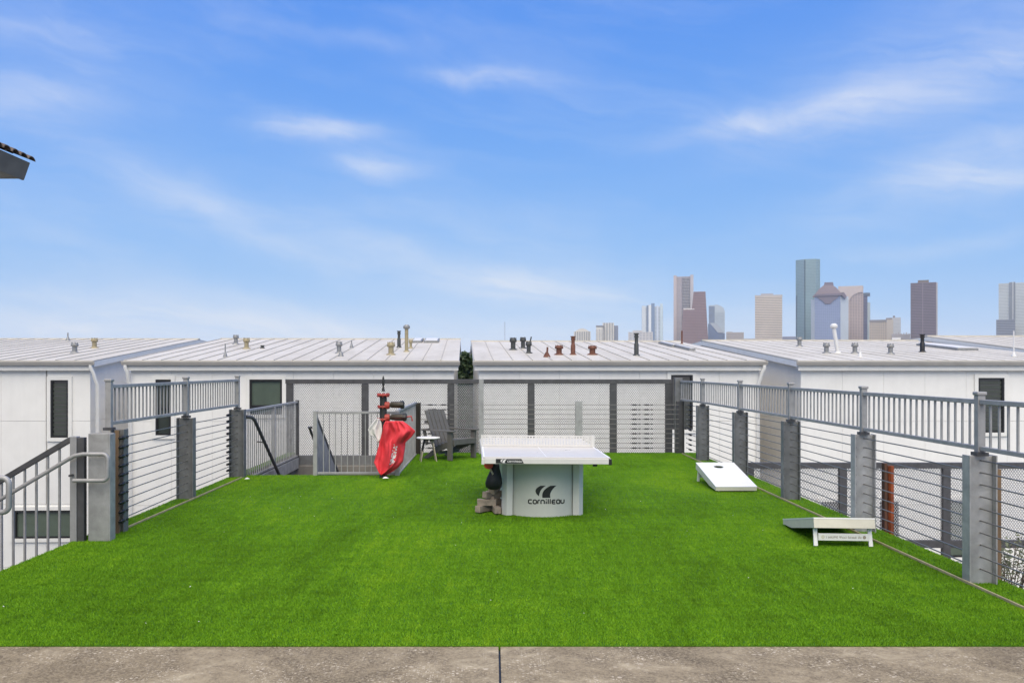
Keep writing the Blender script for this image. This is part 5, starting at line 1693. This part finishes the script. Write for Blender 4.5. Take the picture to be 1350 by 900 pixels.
# pink arched tower
d = 2300
t, X0, X1, Z1, s, wm, gm = tower('pinkish striped tower with a tall pale arch down its left side', 1106, 1137.5, 377.5, 2300, (.40, .33, .31), (.25, .21, .22), 'grid', fh=4.0, bay=7, prot=.3)
archp = [P_(1105, 470), P_(1119, 470), P_(1119, 400)] + [P_(1137.2 - 18.2 * math.cos(PI / 2 * k / 7), 400 - 14.5 * math.sin(PI / 2 * k / 7)) for k in range(1, 8)] + [P_(1137.2, 377), P_(1105, 377)]
MB().prism_y(archp, d - 2.2, d - .7).build('arch', tmat('pale_pink_stone', (.47, .405, .385), .5), t)
MB().box((1114.5 - VX) * s, (1118.7 - VX) * s, d - 25, d - 8, GZ, EYE + (VY - 436.5) * s).build('annexe', tmat('dark_annexe', (.14, .14, .20)), t)
# narrow dark slab
t, X0, X1, Z1, s, wm, gm = tower('narrow dark blue slab beside the pinkish arched tower', 1138, 1143.5, 390, 2350, (.14, .14, .22), (.10, .10, .16), 'bands', fh=4, prot=.2, depth=26)
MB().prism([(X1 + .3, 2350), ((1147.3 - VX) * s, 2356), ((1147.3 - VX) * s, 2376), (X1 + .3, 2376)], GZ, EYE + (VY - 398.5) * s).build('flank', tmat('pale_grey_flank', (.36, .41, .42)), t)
MB().box(X0 - .2, (1147 - VX) * s, 2348, 2378, Z1, EYE + (VY - 386) * s).build('crown', tmat('dark_slab_crown', (.10, .13, .18)), t)
# beige block and pale block behind
t, X0, X1, Z1, s, wm, gm = tower('beige gridded block with a dark roof band right of the dark slab', 1146.5, 1169, 424.5, 2150, (.42, .36, .30), (.24, .22, .21), 'grid', fh=4.0, bay=5, prot=.35)
MB().box(X0 - .6, X1, 2149, 2180, Z1, EYE + (VY - 421.5) * s).build('roof_band', tmat('dark_roof_band', (.20, .185, .19)), t)
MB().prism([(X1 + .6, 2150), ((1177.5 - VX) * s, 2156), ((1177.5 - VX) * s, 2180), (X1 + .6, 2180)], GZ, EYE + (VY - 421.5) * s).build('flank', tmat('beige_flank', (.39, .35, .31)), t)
MB().box((1168 - VX) * s, (1176 - VX) * s, 2158, 2176, EYE + (VY - 421.5) * s, EYE + (VY - 419) * s).build('penthouse', tmat('dark_roof_band', (.20, .185, .19)), t)
t, X0, X1, Z1, s, wm, gm = tower('pale grey block behind the beige gridded block', 1176, 1187.5, 418.5, 2500, (.47, .48, .50), (.38, .40, .43), 'bands', fh=4, prot=.3)
MB().box((1177 - VX) * s, (1180 - VX) * s, 2510, 2520, Z1, Z1 + 6).build('penthouse', tmat('dark_roof_band', (.20, .185, .19)), t)
t, X0, X1, Z1, s, wm, gm = tower('long low brown block left of the dark brown tower', 1175.5, 1200, 440.5, 2080, (.27, .25, .25), (.21, .20, .21), 'bands', fh=4, prot=.3)
for k in range(7): MB().box(X0 + 3 + k * 6.2, X0 + 6 + k * 6.2, 2083, 2090, Z1, Z1 + 2 + (k % 3)).build('roof_plant', wm, t)
MB().box((1176 - VX) * s, (1187.5 - VX) * s, 2060, 2078, GZ, EYE + (VY - 445) * s).build('annexe', tmat('white_annexe', (.66, .65, .64)), t)
# dark brown tower
t, X0, X1, Z1, s, wm, gm = tower('dark brown tower with fine stripes standing alone to the right', 1200.5, 1234, 372.5, 2150, (.165, .125, .145), (.085, .07, .085), 'bands', fh=3.9, prot=.45, depth=45)
MB().box((1210 - VX) * s, (1224.5 - VX) * s, 2158, 2185, Z1, EYE + (VY - 368.8) * s).build('penthouse', tmat('brown_penthouse', (.16, .13, .105)), t)
MB().box((1216 - VX) * s, (1217 - VX) * s, 2149.1, 2152, GZ, Z1).build('corner_line', tmat('brown_line', (.20, .155, .175)), t)
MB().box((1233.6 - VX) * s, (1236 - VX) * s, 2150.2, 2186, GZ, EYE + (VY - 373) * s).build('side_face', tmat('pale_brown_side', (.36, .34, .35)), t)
# grey-white tower at the right edge
t, X0, X1, Z1, s, wm, gm = tower('silver white tower with a dark serrated strip at the right edge', 1316.5, 1352, 373, 2100, (.47, .50, .515), (.33, .365, .39), 'bands', fh=3.6, prot=.2)
for (a, b, yt, mm) in ((1330.5, 1334.8, 372, (.19, .21, .24)), (1336, 1338.5, 371.8, (.17, .19, .22)), (1334.9, 1335.9, 371.5, (.55, .56, .57))):
    MB().box((a - VX) * s, (b - VX) * s, 2098.5 - (b - a) * .1, 2120, GZ, EYE + (VY - yt) * s).build('facade_strip', tmat('strip_%d' % int(a * 10), mm, .3, .6), t)
tower('small dark ribbed block at the foot of the silver white tower', 1313.5, 1338, 421, 2060, (.24, .26, .31), (.13, .14, .17), 'bands', fh=4, prot=.6)
# thin mast
d = 1500; s = d / FPX
mt = thing('radio_mast', 'thin grey radio mast standing alone left of the skyline', 'mast', ((665.5 - VX) * s, d, GZ))
mm_ = MB(); xm = (665.5 - VX) * s; zt_ = EYE + (VY - 424) * s
for a in range(3):
    an = 2 * PI * a / 3
    mm_.tube([(xm + .9 * math.cos(an), d + .9 * math.sin(an), GZ), (xm + .35 * math.cos(an), d + .35 * math.sin(an), zt_)], .16, 5)
mm_.build('lattice', tmat('mast_grey', (.35, .37, .42)), mt)
cb_ = MB()
for k in range(22):
    z = GZ + (zt_ - GZ) * k / 22
    for a in range(3):
        p, q = 2 * PI * a / 3, 2 * PI * (a + 1) / 3
        cb_.tube([(xm + .8 * math.cos(p), d + .8 * math.sin(p), z), (xm + .8 * math.cos(q), d + .8 * math.sin(q), z + 3.5)], .08, 4, cap=False)
cb_.build('bracing', tmat('mast_grey', (.35, .37, .42)), mt)

# every tower turned to stand square to the street grid that faces the terrace
for o in scene.objects:
    if o.get('group') == 'far city skyline towers':
        th_ = math.atan2(o.location.x, o.location.y)
        o.rotation_euler.z = -th_; o.scale = (math.cos(th_), 1, 1)

# ------------------------------------------------------------------ haze
HAZE = 0.9e-4
if HAZE > 0:
    hz = MB().box(-3300, 3300, -120, 3300, GZ - 1.5, 320).build('haze', GROUND)
    hm = bpy.data.materials.new('haze_air'); hm.use_nodes = True
    nt = NT(hm.node_tree); nt.n.clear()
    out = nt.new('ShaderNodeOutputMaterial'); pv = nt.new('ShaderNodeVolumePrincipled')
    pv.inputs['Color'].default_value = (0.80, 0.88, 1.0, 1)
    pv.inputs['Density'].default_value = HAZE
    nt.l.new(pv.outputs[0], out.inputs['Volume'])
    hz.data.materials.clear(); hz.data.materials.append(hm)
    tag(hz, 'thin pale haze lying over the whole city', 'haze', kind='stuff')

for o in scene.objects:
    if '_o' in o.keys(): del o['_o']
